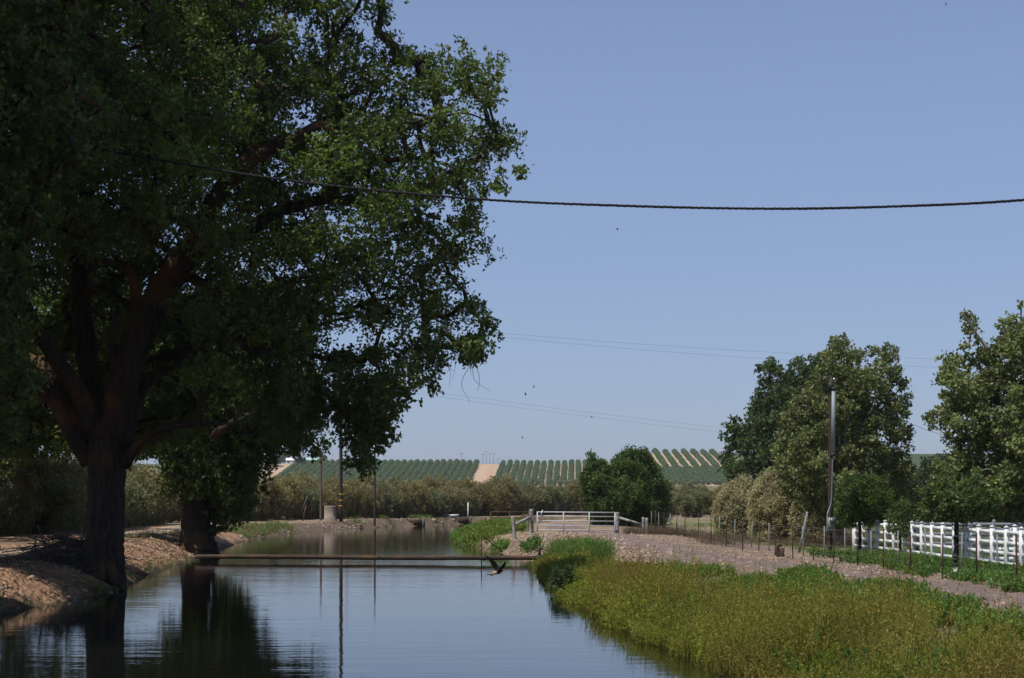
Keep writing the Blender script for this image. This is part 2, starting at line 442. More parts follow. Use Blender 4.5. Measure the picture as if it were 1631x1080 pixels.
def branch_net(mb, skel, clumps, rng, r0=.035, gain=.022, n=5):
    """link clump centres to the skeleton through a growing tree of curved limbs"""
    pts = [np.asarray(s) for s in skel]; parent = [-1] * len(pts)
    order = np.argsort([min(np.linalg.norm(c - s) for s in skel) for c in clumps]); ids = []
    arr = np.array(pts)
    for k in order:
        c = clumps[k]
        d = np.linalg.norm(arr - c, axis=1) + .8 * np.maximum(0, arr[:, 2] - c[2])
        q = int(np.argmin(d)); parent.append(q); arr = np.vstack([arr, c]); ids.append(len(arr) - 1)
    cnt = np.zeros(len(arr))
    for i_ in reversed(ids):
        cnt[i_] += 1
        if parent[i_] >= 0: cnt[parent[i_]] += cnt[i_]
    for i_ in ids:
        a, b = arr[parent[i_]], arr[i_]
        L = np.linalg.norm(b - a)
        if L < .05: continue
        mid = [(a + (b - a) * t + rng.normal(size=3) * L * .08 + np.array([0, 0, .10 * L * math.sin(t * math.pi)])) for t in (.33, .66)]
        r1 = r0 + gain * math.sqrt(cnt[i_])
        r2 = max(.012, r1 * .7)
        mb.tube(spline([a, *mid, b], 3), np.linspace(r1, r2, 10), n, cap=False, rough=.25, rng=rng)

def pdist(px, py, poly):
    return sdist(px, py, np.asarray(poly, float))

LIT = [(-12.7, 36.3, 2.0, 3.0), (-13.3, 57, 1.9, 6.0), (-16.3, 50, 1.3, 5), (-20.6, 86, 1.6, 8), (-12.0, 47.5, .8, 1.5)]      # sunlit patches of the bank and track
def shades_patch(c):
    k = (c[2] + 1.75) / .90; x, y = c[0] + .34 * k, c[1] + .26 * k
    return any(((x - a) / (p + .35)) ** 2 + ((y - b) / (q + .35)) ** 2 < 1 for a, b, p, q in LIT)
def crown_clumps(poly, d0, depth, rng, rmin, rmax, n, keep=.75, shape=None, maxtry=140000, holes=False, dm=1.15):
    """clump centres and radii filling a crown: outline read from the photo, real depth from a dome"""
    poly = np.asarray(poly, float); lo, hi = poly.min(0), poly.max(0)
    q = rng.random((maxtry, 2)) * (hi - lo) + lo
    ds = -pdist(q[:, 0], q[:, 1], poly)
    ok = ds > 5; q, ds = q[ok], ds[ok]
    out, rad = [], []
    for (x, y), s in zip(q, ds):
        r = rng.uniform(rmin, rmax)
        if s * d0 / F < keep * r: 
            r = rmin * .7
            if s * d0 / F < keep * r: continue
        hd = min(depth, s * d0 / F * dm + .4)
        dd = d0 + (rng.random() * 2 - 1) * hd
        if shape is not None:
            dd = shape(x, y, dd, rng)
            if dd is None: continue
        c = P(x, y, dd)
        if holes and shades_patch(c): continue
        if out:
            o = np.array(out); rr = np.array(rad)
            if (np.linalg.norm(o - c, axis=1) < .62 * (rr + r)).any(): continue
        out.append(c); rad.append(r)
        if len(out) >= n: break
    return np.array(out), np.array(rad)

def fill_clumps(mb, cl, rad, rng, dens, k, L, W, col, squash=.85, up=.5, droop=0.0, varc=.3, clumpvar=.25, p=.42):
    for c, r in zip(cl, rad):
        m = max(4, int(dens * r * r))
        pos = c + in_ball(m, rng, p) * r * np.array([1, 1, squash]) + rng.normal(size=(m, 3)) * r * .10
        f = 1 + clumpvar * (rng.random() * 2 - 1)
        tufts(mb, pos, k, L, W, rng, np.asarray(col) * f, up=up, droop=droop, varc=varc)

def strand(mb, tw, p0, length, rng, width, k, L, W, col, step=.22):
    """a hanging spray of leaves on a thin twig"""
    n = max(3, int(length / step))
    t = np.linspace(0, 1, n)
    sway = rng.normal(size=2) * .14 * length
    line = np.stack([p0[0] + sway[0] * t ** 1.5, p0[1] + sway[1] * t ** 1.5, p0[2] - length * t], 1) + rng.normal(size=(n, 3)) * .05
    mb.tube(line, np.linspace(.014, .004, n), 3, cap=False, col=(.06, .045, .032))
    m = n * 5
    q = rng.random(m); base = np.stack([np.interp(q, t, line[:, a]) for a in range(3)], 1)
    wv = width * (.35 + .65 * np.sin(np.clip(q * 1.1, 0, 1) * math.pi) + .15)
    pos = base + rng.normal(size=(m, 3)) * (wv * .5)[:, None] * np.array([1, 1, .6])
    tufts(mb, pos, k, L, W, rng, col, droop=.8, up=.2)

# ------------------------------------------------------------------ the oaks
OAKC = np.array([.100, .146, .036])
def PX(pts): return [P(*p) for p in pts]

def limb(mb, pts, radii, rng, n=9, k=5, rough=.22):
    rows = np.hstack([np.array(PX(pts)), np.asarray(radii, float)[:, None]])
    s = spline(rows, k)
    s[1:-1, :3] += rng.normal(size=(len(s) - 2, 3)) * s[1:-1, 3:4] * .045
    mb.tube(s[:, :3], np.maximum(s[:, 3], .012), n, rough=rough * .35, rng=rng, ridges=.05 if n > 13 else .03)
    return list(s[2::3, :3])

rng = np.random.default_rng(11)
base = P(166, 915, 43.5)
oak = empty('oak_tree', (0, 0, 0), 'huge spreading oak leaning over the water from the left bank, brush piled at its foot', 'tree', 'oaks on the left bank')
oak.location = base
tr = MB(); sk = []
sk += limb(tr, [(168, 962, 43.4), (167, 925, 43.5), (166, 895, 43.6), (166, 850, 43.8), (168, 780, 44), (168, 720, 44), (166, 670, 44)], [.64, .58, .55, .53, .53, .56, .62], rng, 20, 6, .16)
sk += limb(tr, [(178, 700, 44), (190, 640, 43.5), (207, 575, 43.2), (233, 510, 43), (262, 455, 43), (300, 405, 42.5), (325, 350, 42), (360, 292, 42), (393, 258, 41.5), (410, 207, 41.5), (423, 160, 41), (403, 122, 41), (383, 100, 40.5), (370, 20, 40), (380, -90, 40)],
           [.5, .46, .42, .4, .38, .34, .27, .24, .22, .19, .17, .14, .11, .08, .05], rng, 12)
sk += limb(tr, [(390, 262, 41.5), (433, 236, 41.4), (470, 220, 41), (507, 200, 41), (552, 203, 42.5), (610, 215, 44), (680, 195, 44.8), (740, 180, 45), (800, 205, 45)], [.19, .17, .15, .12, .09, .06, .045, .03, .015], rng, 9)
sk += limb(tr, [(300, 412, 42.6), (335, 385, 43.5), (390, 375, 44.5), (432, 342, 45), (480, 326, 45.5), (530, 318, 46), (600, 330, 47), (680, 360, 48), (730, 420, 48)], [.3, .27, .23, .2, .17, .14, .1, .07, .03], rng, 9)
sk += limb(tr, [(300, 440, 43), (350, 470, 42), (375, 540, 42.6), (420, 560, 43.4), (500, 520, 44.5), (600, 500, 45.5), (700, 510, 45.5)], [.15, .11, .085, .065, .045, .03, .015], rng, 8)
sk += limb(tr, [(160, 690, 44), (145, 600, 44.6), (132, 520, 45), (126, 440, 45.2), (118, 370, 45.4), (100, 270, 45.5), (105, 170, 45.6), (140, 60, 46), (160, -80, 46)], [.42, .34, .31, .27, .24, .2, .15, .11, .05], rng, 11)
sk += limb(tr, [(158, 700, 44), (125, 625, 43), (90, 575, 42.5), (62, 530, 42), (30, 470, 41), (-40, 400, 40)], [.36, .26, .23, .19, .14, .08], rng, 9)
sk += limb(tr, [(150, 715, 44), (118, 650, 44.8), (80, 600, 45.5), (50, 572, 46), (-20, 540, 47)], [.3, .24, .2, .16, .1], rng, 8)
sk += limb(tr, [(140, 735, 44), (112, 690, 43.4), (88, 648, 43), (45, 608, 42.4), (-30, 590, 41)], [.26, .2, .17, .14, .08], rng, 8)
sk += limb(tr, [(192, 735, 44), (208, 670, 44.6), (228, 615, 45.2), (268, 585, 46), (310, 555, 47), (400, 520, 49)], [.26, .22, .2, .16, .13, .07], rng, 8)
sk += limb(tr, [(196, 740, 44), (222, 705, 43.6), (255, 684, 43), (300, 676, 42.6), (352, 675, 42)], [.2, .15, .12, .09, .03], rng, 8)
limb(tr, [(222, 500, 43), (212, 445, 42.6), (195, 422, 42.4), (150, 420, 42), (138, 442, 42)], [.15, .14, .13, .12, .05], rng, 8)
limb(tr, [(215, 490, 43), (190, 475, 43.3), (165, 460, 43.6), (140, 462, 44), (110, 500, 44)], [.12, .1, .09, .08, .04], rng, 7)
limb(tr, [(185, 640, 43.4), (180, 560, 43.2), (182, 520, 43), (186, 490, 43)], [.12, .1, .09, .03], rng, 7)
OAK1 = [(-560, -420), (520, -420), (600, -150), (628, 0), (655, 40), (668, 72), (720, 62), (775, 60), (795, 95), (805, 140), (828, 190), (845, 235), (852, 268), (825, 275), (790, 262),
        (768, 300), (765, 380), (744, 430), (762, 465), (790, 480), (796, 525), (785, 565), (740, 572), (700, 592), (665, 605), (620, 600), (560, 605), (500, 600), (440, 615), (390, 640),
        (350, 655), (300, 680), (240, 728), (130, 728), (60, 742), (-170, 745), (-560, 660)]
LIMBS = [np.array(l, float) for l in ([(300, 405), (325, 350), (360, 292), (393, 258), (410, 207), (423, 160), (403, 122)], [(390, 262), (433, 236), (470, 220), (507, 200), (552, 203)], [(300, 412), (335, 385), (390, 375), (432, 342), (480, 326), (530, 318)])]
def limbdist(x, y):
    q = np.array([x, y]); best = 1e9
    for l in LIMBS:
        for a, b in zip(l[:-1], l[1:]):
            t = np.clip(((q - a) @ (b - a)) / ((b - a) @ (b - a)), 0, 1); best = min(best, np.linalg.norm(q - a - t * (b - a)))
    return best
def oakshape(x, y, d, rng):
    if d < 44.2 and limbdist(x, y) < 50 and rng.random() < .93: return None
    if 20 < x < 340 and 400 < y < 740:
        if d < 46.5: return 46.8 + rng.random() * 7
    return d
for k_ in range(9):
    a_ = 1.9 + k_ * .4 + rng.random() * .3; p0 = np.array([base[0] + .42 * math.cos(a_), base[1] + .42 * math.sin(a_), base[2] + .30])
    pts_ = [p0] + [np.array([base[0] + r_ * math.cos(a_ + w_), base[1] + r_ * math.sin(a_ + w_), 0]) for r_, w_ in ((.85, .05), (1.3, .15 * rng.normal()), (1.9, .3 * rng.normal()))]
    for q_, dz in zip(pts_[1:], (.12, .03, -.06)): q_[2] = max(hz(q_[0], q_[1]), WATER - .2) + dz
    tr.tube(spline(pts_, 4), np.linspace(.17, .04, 13), 8, rough=.1, rng=rng)
cl, rad = crown_clumps(OAK1, 44.5, 10, rng, .7, 1.4, 1100, .7, oakshape, holes=True)
branch_net(tr, sk, list(cl), rng)
# far outer twigs that hang free
cr = MB()
fill_clumps(cr, cl, rad, rng, 112, 7, .13, .068, OAKC, up=.7, varc=.38, clumpvar=.36, squash=.62, p=.5)
for (x, y, d, L, wd) in [(830, 262, 43, .35, .2), (800, 262, 43, .85, .22), (788, 285, 43.3, .35, .18), (545, 620, 45, 1.5, .4), (568, 640, 44.5, 2.1, .55), (578, 640, 45.3, 2.2, .5), (590, 640, 44.2, 1.9, .5), (612, 620, 44.4, 1.5, .45), (625, 615, 45, 1.5, .4), (552, 655, 45, .9, .3), (572, 640, 44.6, 1.9, .5), (590, 640, 45, 1.4, .4),
                       (598, 640, 45, 1.0, .35), (618, 630, 44, 1.1, .34), (610, 630, 44, .9, .3), (690, 600, 43, .5, .22), (640, 620, 44, .6, .3), (520, 620, 46, .7, .3), (765, 555, 43, .3, .2),
                       (535, 640, 45.4, .9, .3), (585, 650, 44.8, 1.6, .4), (575, 660, 45.2, 1.4, .42), (770, 270, 44, .6, .25), (655, 610, 44.5, .4, .3)]:
    strand(cr, tr, P(x, y, d), L, rng, wd, 6, .16, .085, OAKC)
for (xa, ya, xb, yb, nn, da, db, La, Lb) in [(400, 625, 505, 610, 26, 42, 49, .5, 1.6), (525, 612, 640, 605, 26, 42, 47, .5, 1.3), (640, 615, 780, 545, 16, 41, 47, .25, .6), (750, 330, 772, 430, 8, 42, 47, .3, .6), (205, 690, 330, 650, 26, 47, 53, .5, 1.3), (-60, 715, 140, 700, 30, 46, 53, .4, 1.0), (430, 620, 510, 620, 10, 44, 48, 1.2, 2.1), (538, 625, 556, 625, 7, 44, 46, .9, 1.4), (562, 630, 602, 630, 16, 44, 46, 1.2, 2.0), (606, 622, 636, 615, 9, 43.5, 46, .8, 1.35), (676, 590, 700, 585, 6, 43, 45, .4, .8), (500, 630, 516, 630, 6, 45, 48, .9, 1.5), (455, 640, 495, 640, 12, 46, 50, 1.0, 1.9)]:
    for _ in range(nn):
        q_ = rng.random(); strand(cr, tr, P(xa + (xb - xa) * q_, ya + (yb - ya) * q_ - rng.uniform(0, 40), rng.uniform(da, db)), rng.uniform(La, Lb), rng, rng.uniform(.3, .5), 6, .135, .07, OAKC)
for _ in range(26):      # bare twigs under the crown edge
    x = rng.uniform(560, 760); p0 = P(x, rng.uniform(540, 590), rng.uniform(42, 46))
    q = p0 + np.array([rng.normal() * .25, rng.normal() * .2, -rng.uniform(.5, 1.3)])
    cr.tube(spline([p0, (p0 + q) / 2 + rng.normal(size=3) * .12, q], 3), np.linspace(.010, .004, 7), 3, cap=False, col=(.10, .08, .06))
tr.build('trunk', M['bark'], oak, smooth=True); cr.build('crown', M['leaf'], oak)

rng = np.random.default_rng(12)
b2 = P(312, 866, 70)
oak2 = empty('oak_tree', b2, 'dark second oak with leaf curtains hanging to the water beside the rusty pipe end', 'tree', 'oaks on the left bank')
tr = MB(); cr = MB(); sk = []
sk += limb(tr, [(316, 885, 70), (313, 866, 70), (311, 835, 70.2), (308, 780, 70.4), (304, 730, 70.6), (300, 690, 71)], [.95, .78, .66, .58, .55, .5], rng, 16, 6, .16)
sk += limb(tr, [(302, 720, 70.6), (320, 650, 71), (350, 590, 71), (400, 540, 71), (470, 500, 71)], [.4, .33, .27, .2, .1], rng, 9)
sk += limb(tr, [(300, 710, 70.6), (280, 640, 71), (265, 570, 72), (260, 500, 73)], [.4, .33, .27, .12], rng, 9)
sk += limb(tr, [(306, 740, 70), (345, 690, 68.5), (400, 660, 67.5), (460, 635, 68), (500, 640, 68.5)], [.25, .2, .16, .1, .05], rng, 8)
OAK2 = [(215, 470), (470, 440), (508, 520), (512, 610), (508, 665), (485, 690), (455, 680), (425, 715), (405, 800), (380, 838), (350, 842), (340, 780), (335, 720), (290, 712), (240, 735), (190, 720), (120, 735), (90, 640), (120, 520)]
cl, rad = crown_clumps(OAK2, 71, 5.5, rng, .6, 1.2, 420, .62, holes=True)
branch_net(tr, sk, list(cl), rng)
fill_clumps(cr, cl, rad, rng, 62, 7, .2, .10, OAKC * .95, up=.4, droop=.25)
for (xa, ya, xb, yb, nn, La, Lb) in [(262, 700, 345, 690, 40, 1.2, 3.4), (338, 700, 400, 700, 34, 1.5, 4.0), (400, 690, 508, 665, 34, .8, 2.0), (190, 690, 330, 680, 30, .6, 1.6), (345, 790, 395, 780, 12, .8, 1.8)]:
    for _ in range(nn):
        q_ = rng.random(); strand(cr, tr, P(xa + (xb - xa) * q_, ya + (yb - ya) * q_ - rng.uniform(0, 30), rng.uniform(68.6, 70.2) if xa == 262 else rng.uniform(69.5, 73)), rng.uniform(La, Lb), rng, rng.uniform(.4, .65), 6, .19, .10, OAKC * .9, .2)
for (x, y, d, L, wd) in [(345, 760, 68, 2.7, .5), (360, 780, 68, 2.0, .5), (378, 760, 67.5, 2.3, .5), (395, 740, 67.6, 2.4, .45), (412, 720, 68, 1.8, .4), (430, 700, 68, 1.3, .5), (450, 690, 68, 1.0, .4),
                       (470, 690, 68.5, 1.0, .5), (485, 690, 68, 1.2, .5), (498, 690, 68, .9, .4), (508, 640, 68, .8, .4), (425, 720, 69, .9, .4), (465, 660, 69, 1.5, .5), (335, 700, 69, 2.0, .5)]:
    strand(cr, tr, P(x, y, d + 2.5), L, rng, wd, 6, .19, .10, OAKC * .9, .2)
tr.build('trunk', M['bark'], oak2, smooth=True); cr.build('crown', M['leaf'], oak2)

rng = np.random.default_rng(13)
b3 = P(-250, 0, 31.5); b3[2] = hz(b3[0], b3[1]) - .1
oak3 = empty('oak_tree', b3, 'deeply shaded oak foliage filling the upper left corner, its trunk outside the picture', 'tree', 'oaks on the left bank')
tr = MB(); cr = MB(); sk = []
def gp(d): return lambda p: p
sk += limb(tr, [(-245, 975, 31.5), (-250, 900, 31.5), (-255, 760, 31.6), (-250, 640, 31.8), (-240, 540, 32)], [.8, .6, .52, .5, .45], rng, 14, 5, .16)
sk += limb(tr, [(-245, 600, 32), (-180, 420, 32), (-110, 260, 32.5), (-30, 130, 33), (60, 40, 33), (130, -60, 33)], [.36, .3, .24, .18, .12, .06], rng, 9)
sk += limb(tr, [(-240, 560, 32), (-230, 300, 31), (-200, 100, 30), (-150, -120, 30)], [.32, .26, .2, .1], rng, 9)
sk += limb(tr, [(-240, 620, 32), (-160, 500, 33.5), (-80, 440, 34.5), (0, 400, 35)], [.25, .2, .15, .08], rng, 8)
OAK3 = [(-760, -500), (-420, -880), (-60, -860), (120, -560), (190, -160), (150, -20), (125, 70), (150, 130), (185, 170), (195, 235), (160, 275), (110, 300), (75, 390), (55, 470), (60, 600), (40, 720), (-60, 745), (-300, 700), (-760, 400)]  # crown carried up out of view to shade the leaves below
cl, rad = crown_clumps(OAK3, 32.5, 9, rng, .65, 1.3, 1000, .7, holes=True, dm=1.5)
branch_net(tr, sk, list(cl), rng)
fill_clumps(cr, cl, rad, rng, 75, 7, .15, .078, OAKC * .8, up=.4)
tr.build('trunk', M['bark'], oak3, smooth=True); cr.build('crown', M['leaf'], oak3)

rng = np.random.default_rng(14)
b4 = P(-150, 0, 80); b4[2] = hz(b4[0], b4[1]) - .1  # oak added to shade the olives, its trunk out of view
oak4 = empty('oak_tree', b4, 'added oak set back from the water, its dark crown there to shade the olives behind the big trunk', 'tree', 'oaks on the left bank')
tr = MB(); cr = MB(); sk = []
sk += limb(tr, [(-150, 870, 80), (-150, 850, 80), (-152, 780, 80), (-148, 720, 80)], [.7, .55, .48, .46], rng, 12, 5, .16)
for e_ in ([(-60, 640, 82), (60, 560, 84), (150, 520, 86)], [(-80, 620, 78), (0, 560, 76)], [(-200, 620, 80), (-300, 520, 80)], [(-150, 600, 84), (-120, 480, 88), (-60, 420, 90)]):
    sk += limb(tr, [(-150, 740, 80)] + e_, np.linspace(.34, .08, len(e_) + 1), rng, 8)
OAK4 = [(-650, 400), (-420, 300), (-200, 290), (40, 330), (190, 420), (300, 540), (330, 640), (310, 705), (240, 732), (120, 728), (0, 745), (-200, 730), (-500, 690), (-650, 560)]
cl, rad = crown_clumps(OAK4, 82, 21, rng, .9, 1.7, 640, .62, holes=True, dm=2.6)
branch_net(tr, sk, list(cl), rng)
fill_clumps(cr, cl, rad, rng, 44, 7, .24, .13, OAKC * .85, up=.5, droop=.15, squash=.7)
tr.build('trunk', M['bark'], oak4, smooth=True); cr.build('crown', M['leaf'], oak4)

# ------------------------------------------------------------------ generic trees
def tree(name, label, cat, px, d, poly, depth, rmin, rmax, n, dens, k, L, W, col, rng, trunk=(.2, .1), bark='bark', group=None, squash=.85, up=.5, droop=0., varc=.3, clumpvar=.25,
         lean=0.0, forkat=.45, limbs=5, base_z=None, strands=None, baselow=.15, keep=.7, net=True, mat='leaf', p=.42):
    x0 = (px - CX) / F * d; z0 = hz(x0, d) - .05 if base_z is None else base_z
    o = empty(name, (x0, d, z0), label, cat, group)
    poly = np.asarray(poly, float)
    tr = MB(); cr = MB(); sk = []
    cx = poly[:, 0].mean(); top = poly[:, 1].min(); bot = HY - z0 * F / d
    fy = bot + (top - bot) * forkat
    bpt = np.array([x0, d, z0 - baselow])
    f = P(px + (cx - px) * lean, fy, d)
    line = spline([bpt, bpt + (f - bpt) * .5 + rng.normal(size=3) * .03 * trunk[0] * 5, f], 5)
    tr.tube(line, np.linspace(trunk[0] * 1.15, trunk[1] * 1.5, len(line)), 10, rough=.15, rng=rng)
    sk += list(line[len(line) // 2:])
    for q in range(limbs):
        tx = poly[:, 0].min() + (poly[:, 0].max() - poly[:, 0].min()) * (q + .7 + .6 * rng.random() - .3) / (limbs + .4)
        ty = top + (fy - top) * rng.uniform(.12, .45)
        e = P(tx, ty, d + rng.uniform(-.6, .6) * depth)
        if pdist(np.array([tx]), np.array([ty]), poly)[0] > -2: e = f + (e - f) * .7
        l2 = spline([f - (f - bpt) * rng.uniform(0, .2), f + (e - f) * .45 + np.array([0, 0, .06 * np.linalg.norm(e - f)]) + rng.normal(size=3) * .1, e], 5)
        tr.tube(l2, np.linspace(trunk[1] * .9, trunk[1] * .18, len(l2)), 7, rough=.2, rng=rng, cap=False)
        sk += list(l2[2:])
    cl, rad = crown_clumps(poly, d, depth, rng, rmin, rmax, n, keep)
    if net: branch_net(tr, sk, list(cl), rng, r0=.012, gain=trunk[1] * .1)
    fill_clumps(cr, cl, rad, rng, dens, k, L, W, col, squash=squash, up=up, droop=droop, varc=varc, clumpvar=clumpvar, p=p)
    if strands:
        for (c, r) in zip(cl, rad):
            for _ in range(strands[0]):
                strand(cr, tr, c + in_ball(1, rng, .4)[0] * r, rng.uniform(*strands[1]), rng, strands[2], 4, L, W, np.asarray(col) * rng.uniform(.85, 1.2), .16)
    tr.build('trunk', M[bark], o, smooth=True); cr.build('crown', M[mat], o)
    return o

rng = np.random.default_rng(21)
SYC = np.array([.155, .182, .072]); SYC2 = np.array([.170, .205, .078])
tree('sycamore_tree', 'tall loose sycamore behind the pole with the grey conduit', 'tree', 1336, 74,
     [(1300, 570), (1318, 540), (1345, 528), (1372, 560), (1398, 548), (1425, 545), (1440, 590), (1455, 615), (1450, 660), (1462, 720), (1450, 790), (1400, 830), (1330, 850), (1270, 815), (1235, 770), (1225, 715), (1240, 660), (1270, 620), (1295, 605)],
     3.0, .30, .62, 330, 150, 6, .15, .105, SYC, rng, (.24, .15), 'palebark', None, varc=.4, clumpvar=.3, forkat=.3, limbs=7)
tree('sycamore_tree', 'broad leafy sycamore behind the white fence, cut by the right frame edge', 'tree', 1655, 64,
     [(1530, 560), (1522, 495), (1540, 480), (1570, 545), (1600, 500), (1625, 468), (1690, 440), (1790, 520), (1820, 700), (1760, 850), (1600, 840), (1490, 815), (1478, 775), (1490, 735), (1520, 715), (1485, 690), (1455, 665), (1500, 640), (1475, 600), (1500, 560)],
     3.6, .30, .62, 430, 150, 6, .165, .115, SYC2, rng, (.30, .17), 'palebark', None, varc=.4, clumpvar=.3, forkat=.32, limbs=8)
tree('oak_tree', 'dark green oak farther off, left of the tall sycamore', 'tree', 1215, 150,
     [(1148, 745), (1145, 690), (1170, 655), (1198, 640), (1200, 590), (1222, 570), (1250, 578), (1280, 565), (1330, 560), (1370, 620), (1380, 740), (1330, 800), (1200, 815), (1160, 780)],
     6, .9, 1.6, 170, 40, 7, .34, .2, (.066, .105, .034), rng, (.5, .3), 'bark', None, forkat=.3)
CT = [(928, 775), (921, 752), (934, 742), (930, 722), (943, 716), (952, 730), (966, 726), (974, 742), (980, 722), (992, 716), (1001, 706), (1014, 716), (1028, 710), (1036, 728), (1050, 736), (1056, 756), (1068, 768), (1063, 788), (1070, 806), (1060, 826), (1030, 836), (985, 838), (945, 832), (936, 805)]
tree('elm_tree', 'rounded bushy dark green tree standing right behind the farm gate', 'tree', 1003, 116, CT, 4.2, .32, .85, 260, 95, 6, .17, .085, (.070, .118, .030), rng, (.2, .12), 'bark', None, squash=.75, up=.6, forkat=.35, clumpvar=.4, strands=(2, (.5, 1.1), .3), keep=.45)
tree('dwarf_tree', 'small round deep green tree right beside the pole with the meter', 'tree', 1369, 66,
     [(1328, 806), (1330, 786), (1338, 772), (1348, 754), (1364, 759), (1384, 748), (1400, 761), (1415, 766), (1420, 790), (1426, 806), (1412, 824), (1398, 822), (1386, 834), (1365, 826), (1345, 834), (1332, 822)], 1.6, .18, .40, 120, 210, 6, .095, .05, (.072, .125, .028), rng, (.07, .05), 'bark', None, forkat=.42, limbs=6, clumpvar=.4, strands=(2, (.25, .5), .14), keep=.5)
tree('sapling_tree', 'thin young sapling at the near white fence rails, right of the round dark tree', 'tree', 1434, 60.5,
     [(1412, 845), (1408, 820), (1420, 800), (1440, 790), (1455, 805), (1460, 835), (1450, 858), (1425, 862)], .8, .18, .32, 46, 240, 5, .10, .055, (.07, .11, .03), rng, (.05, .03), 'bark', None, forkat=.5, limbs=4)
tree('young_tree', 'forked young tree whose trunk rises behind the black and white pipe', 'tree', 1523, 53,
     [(1452, 822), (1466, 800), (1458, 772), (1490, 778), (1505, 752), (1530, 765), (1560, 748), (1572, 775), (1604, 782), (1592, 810), (1596, 822), (1560, 826), (1540, 838), (1508, 828), (1478, 834)], 1.6, .18, .40, 130, 150, 6, .12, .08, (.085, .125, .038), rng, (.075, .05), 'bark', None, forkat=.52, limbs=5)
# olives in flower, swept by the wind
OLV = np.array([.33, .305, .175])
for k_, (px, d, poly, lab) in enumerate([(1185, 92, [(1140, 850), (1138, 800), (1155, 770), (1180, 752), (1205, 765), (1215, 800), (1212, 855), (1180, 862)], 'feathery tan olive at the left of the three behind the wire fence'),
                                     (1245, 86, [(1200, 860), (1196, 790), (1210, 755), (1240, 738), (1268, 752), (1282, 790), (1285, 860), (1240, 868)], 'feathery tan olive in the middle of the three behind the wire fence'),
                                     (1305, 84, [(1262, 868), (1262, 800), (1280, 770), (1305, 755), (1335, 775), (1345, 820), (1340, 866), (1300, 872)], 'feathery tan olive nearest the pole with the meter')]):
    tree('olive_tree', lab, 'tree', px, d, poly, 2.0, .45, .8, 70, 60, 5, .20, .042, OLV * (1 if k_ < 2 else .8), rng, (.14, .09), 'bark', 'tan olives behind the wire fence', up=.2, droop=.3, forkat=.25, strands=(12, (.5, 1.1), .22), varc=.35)
# dark trees beyond the white fence
for k_, (px, d, poly, col, lab) in enumerate([
        (1415, 105, [(1370, 835), (1365, 770), (1390, 735), (1430, 725), (1460, 750), (1475, 800), (1465, 838)], (.075, .095, .05), 'grey green tree seen in the gap between sycamore and young tree'),
        (1500, 118, [(1450, 838), (1445, 770), (1470, 730), (1520, 715), (1560, 745), (1575, 800), (1570, 838)], (.05, .075, .035), 'dim dark tree standing far behind the forked young tree'),
        (1600, 100, [(1540, 840), (1545, 780), (1570, 745), (1620, 730), (1680, 760), (1700, 840)], (.045, .065, .03), 'shaded dark tree at the far right behind the fence'),
        (1285, 140, [(1240, 820), (1235, 750), (1265, 715), (1310, 710), (1340, 760), (1345, 820)], (.06, .085, .035), 'dark tree hidden behind the tan olives and tall sycamore')]):
    tree('shade_tree', lab, 'tree', px, d, poly, 3.5, .7, 1.2, 110, 44, 6, .26, .13, col, rng, (.2, .12), 'bark', 'dark trees beyond the white fence', forkat=.3)

# olive rows: a few individual trees, copied along the banks
def olive_proto(seed, h, wdt, col):
    r = np.random.default_rng(seed)
    o = empty('olive_tree', (0, 0, 0), 'x', 'tree')
    tr = MB(); cr = MB()
    line = spline([(0, 0, -.2), (.05, .05, .5), (0, 0, h * .35)], 4); tr.tube(line, np.linspace(.14, .1, len(line)), 7, rough=.2, rng=r)
    cl, rad = [], []
    for _ in range(600):
        u = in_ball(1, r, .38)[0]
        c = np.array([u[0] * wdt * .46, u[1] * wdt * .46, h * .53 + u[2] * h * .43])
        rr = r.uniform(.4, .72)
        if cl and (np.linalg.norm(np.array(cl) - c, axis=1) < .42).any(): continue
        cl.append(c); rad.append(rr)
        if len(cl) > 62: break
    branch_net(tr, list(line[1:]), [np.array(c) for c in cl], r, r0=.012, gain=.012, n=4)
    fill_clumps(cr, cl, rad, r, 52, 5, .25, .06, col, up=.3, droop=.35, varc=.35, clumpvar=.45)
    for c, q in zip(cl, rad):
        for _ in range(3): strand(cr, tr, c + in_ball(1, r, .3)[0] * q, r.uniform(.5, 1.1), r, .24, 4, .22, .05, np.asarray(col) * r.uniform(.8, 1.35), .18)
    tr.build('trunk', M['bark'], o, smooth=True); cr.build('crown', M['leaf'], o)
    return o
OC = np.array([.185, .182, .095])
protos = [olive_proto(31, 3.7, 3.9, OC), olive_proto(32, 4.0, 3.6, OC * np.array([1.25, 1.12, 1.0])), olive_proto(33, 3.5, 4.2, OC * np.array([.82, .9, .85])), olive_proto(34, 3.9, 3.8, OC * np.array([1.1, .95, .85]))]
used = [False] * 4
rr = np.random.default_rng(35)
def olive(x, y, label, group, sc=1.0):
    k = int(rr.integers(0, 4))
    o = protos[k] if not used[k] else copy_tree(protos[k])
    used[k] = True
    o.location = (x, y, hz(x, y) - .05); o.rotation_euler = (0, 0, rr.random() * 6.28); o.scale = [sc * rr.uniform(.88, 1.14)] * 2 + [sc * rr.uniform(.88, 1.12)]
    o['label'] = label; o['group'] = group
def along(pts, step):
    pts = np.asarray(pts, float); L = np.concatenate([[0], np.cumsum(np.linalg.norm(np.diff(pts, axis=0), axis=1))])
    s = np.arange(0, L[-1], step); return np.stack([np.interp(s, L, pts[:, 0]), np.interp(s, L, pts[:, 1])], 1)
for x, y in along([(-27, 56), (-26.5, 75), (-27, 95), (-28, 120)], 3.1):
    olive(x + rr.normal() * .3, y + rr.normal() * .3, 'bushy grey green olive beside the pale track under the oaks', 'olives along the pale track', 1.08)
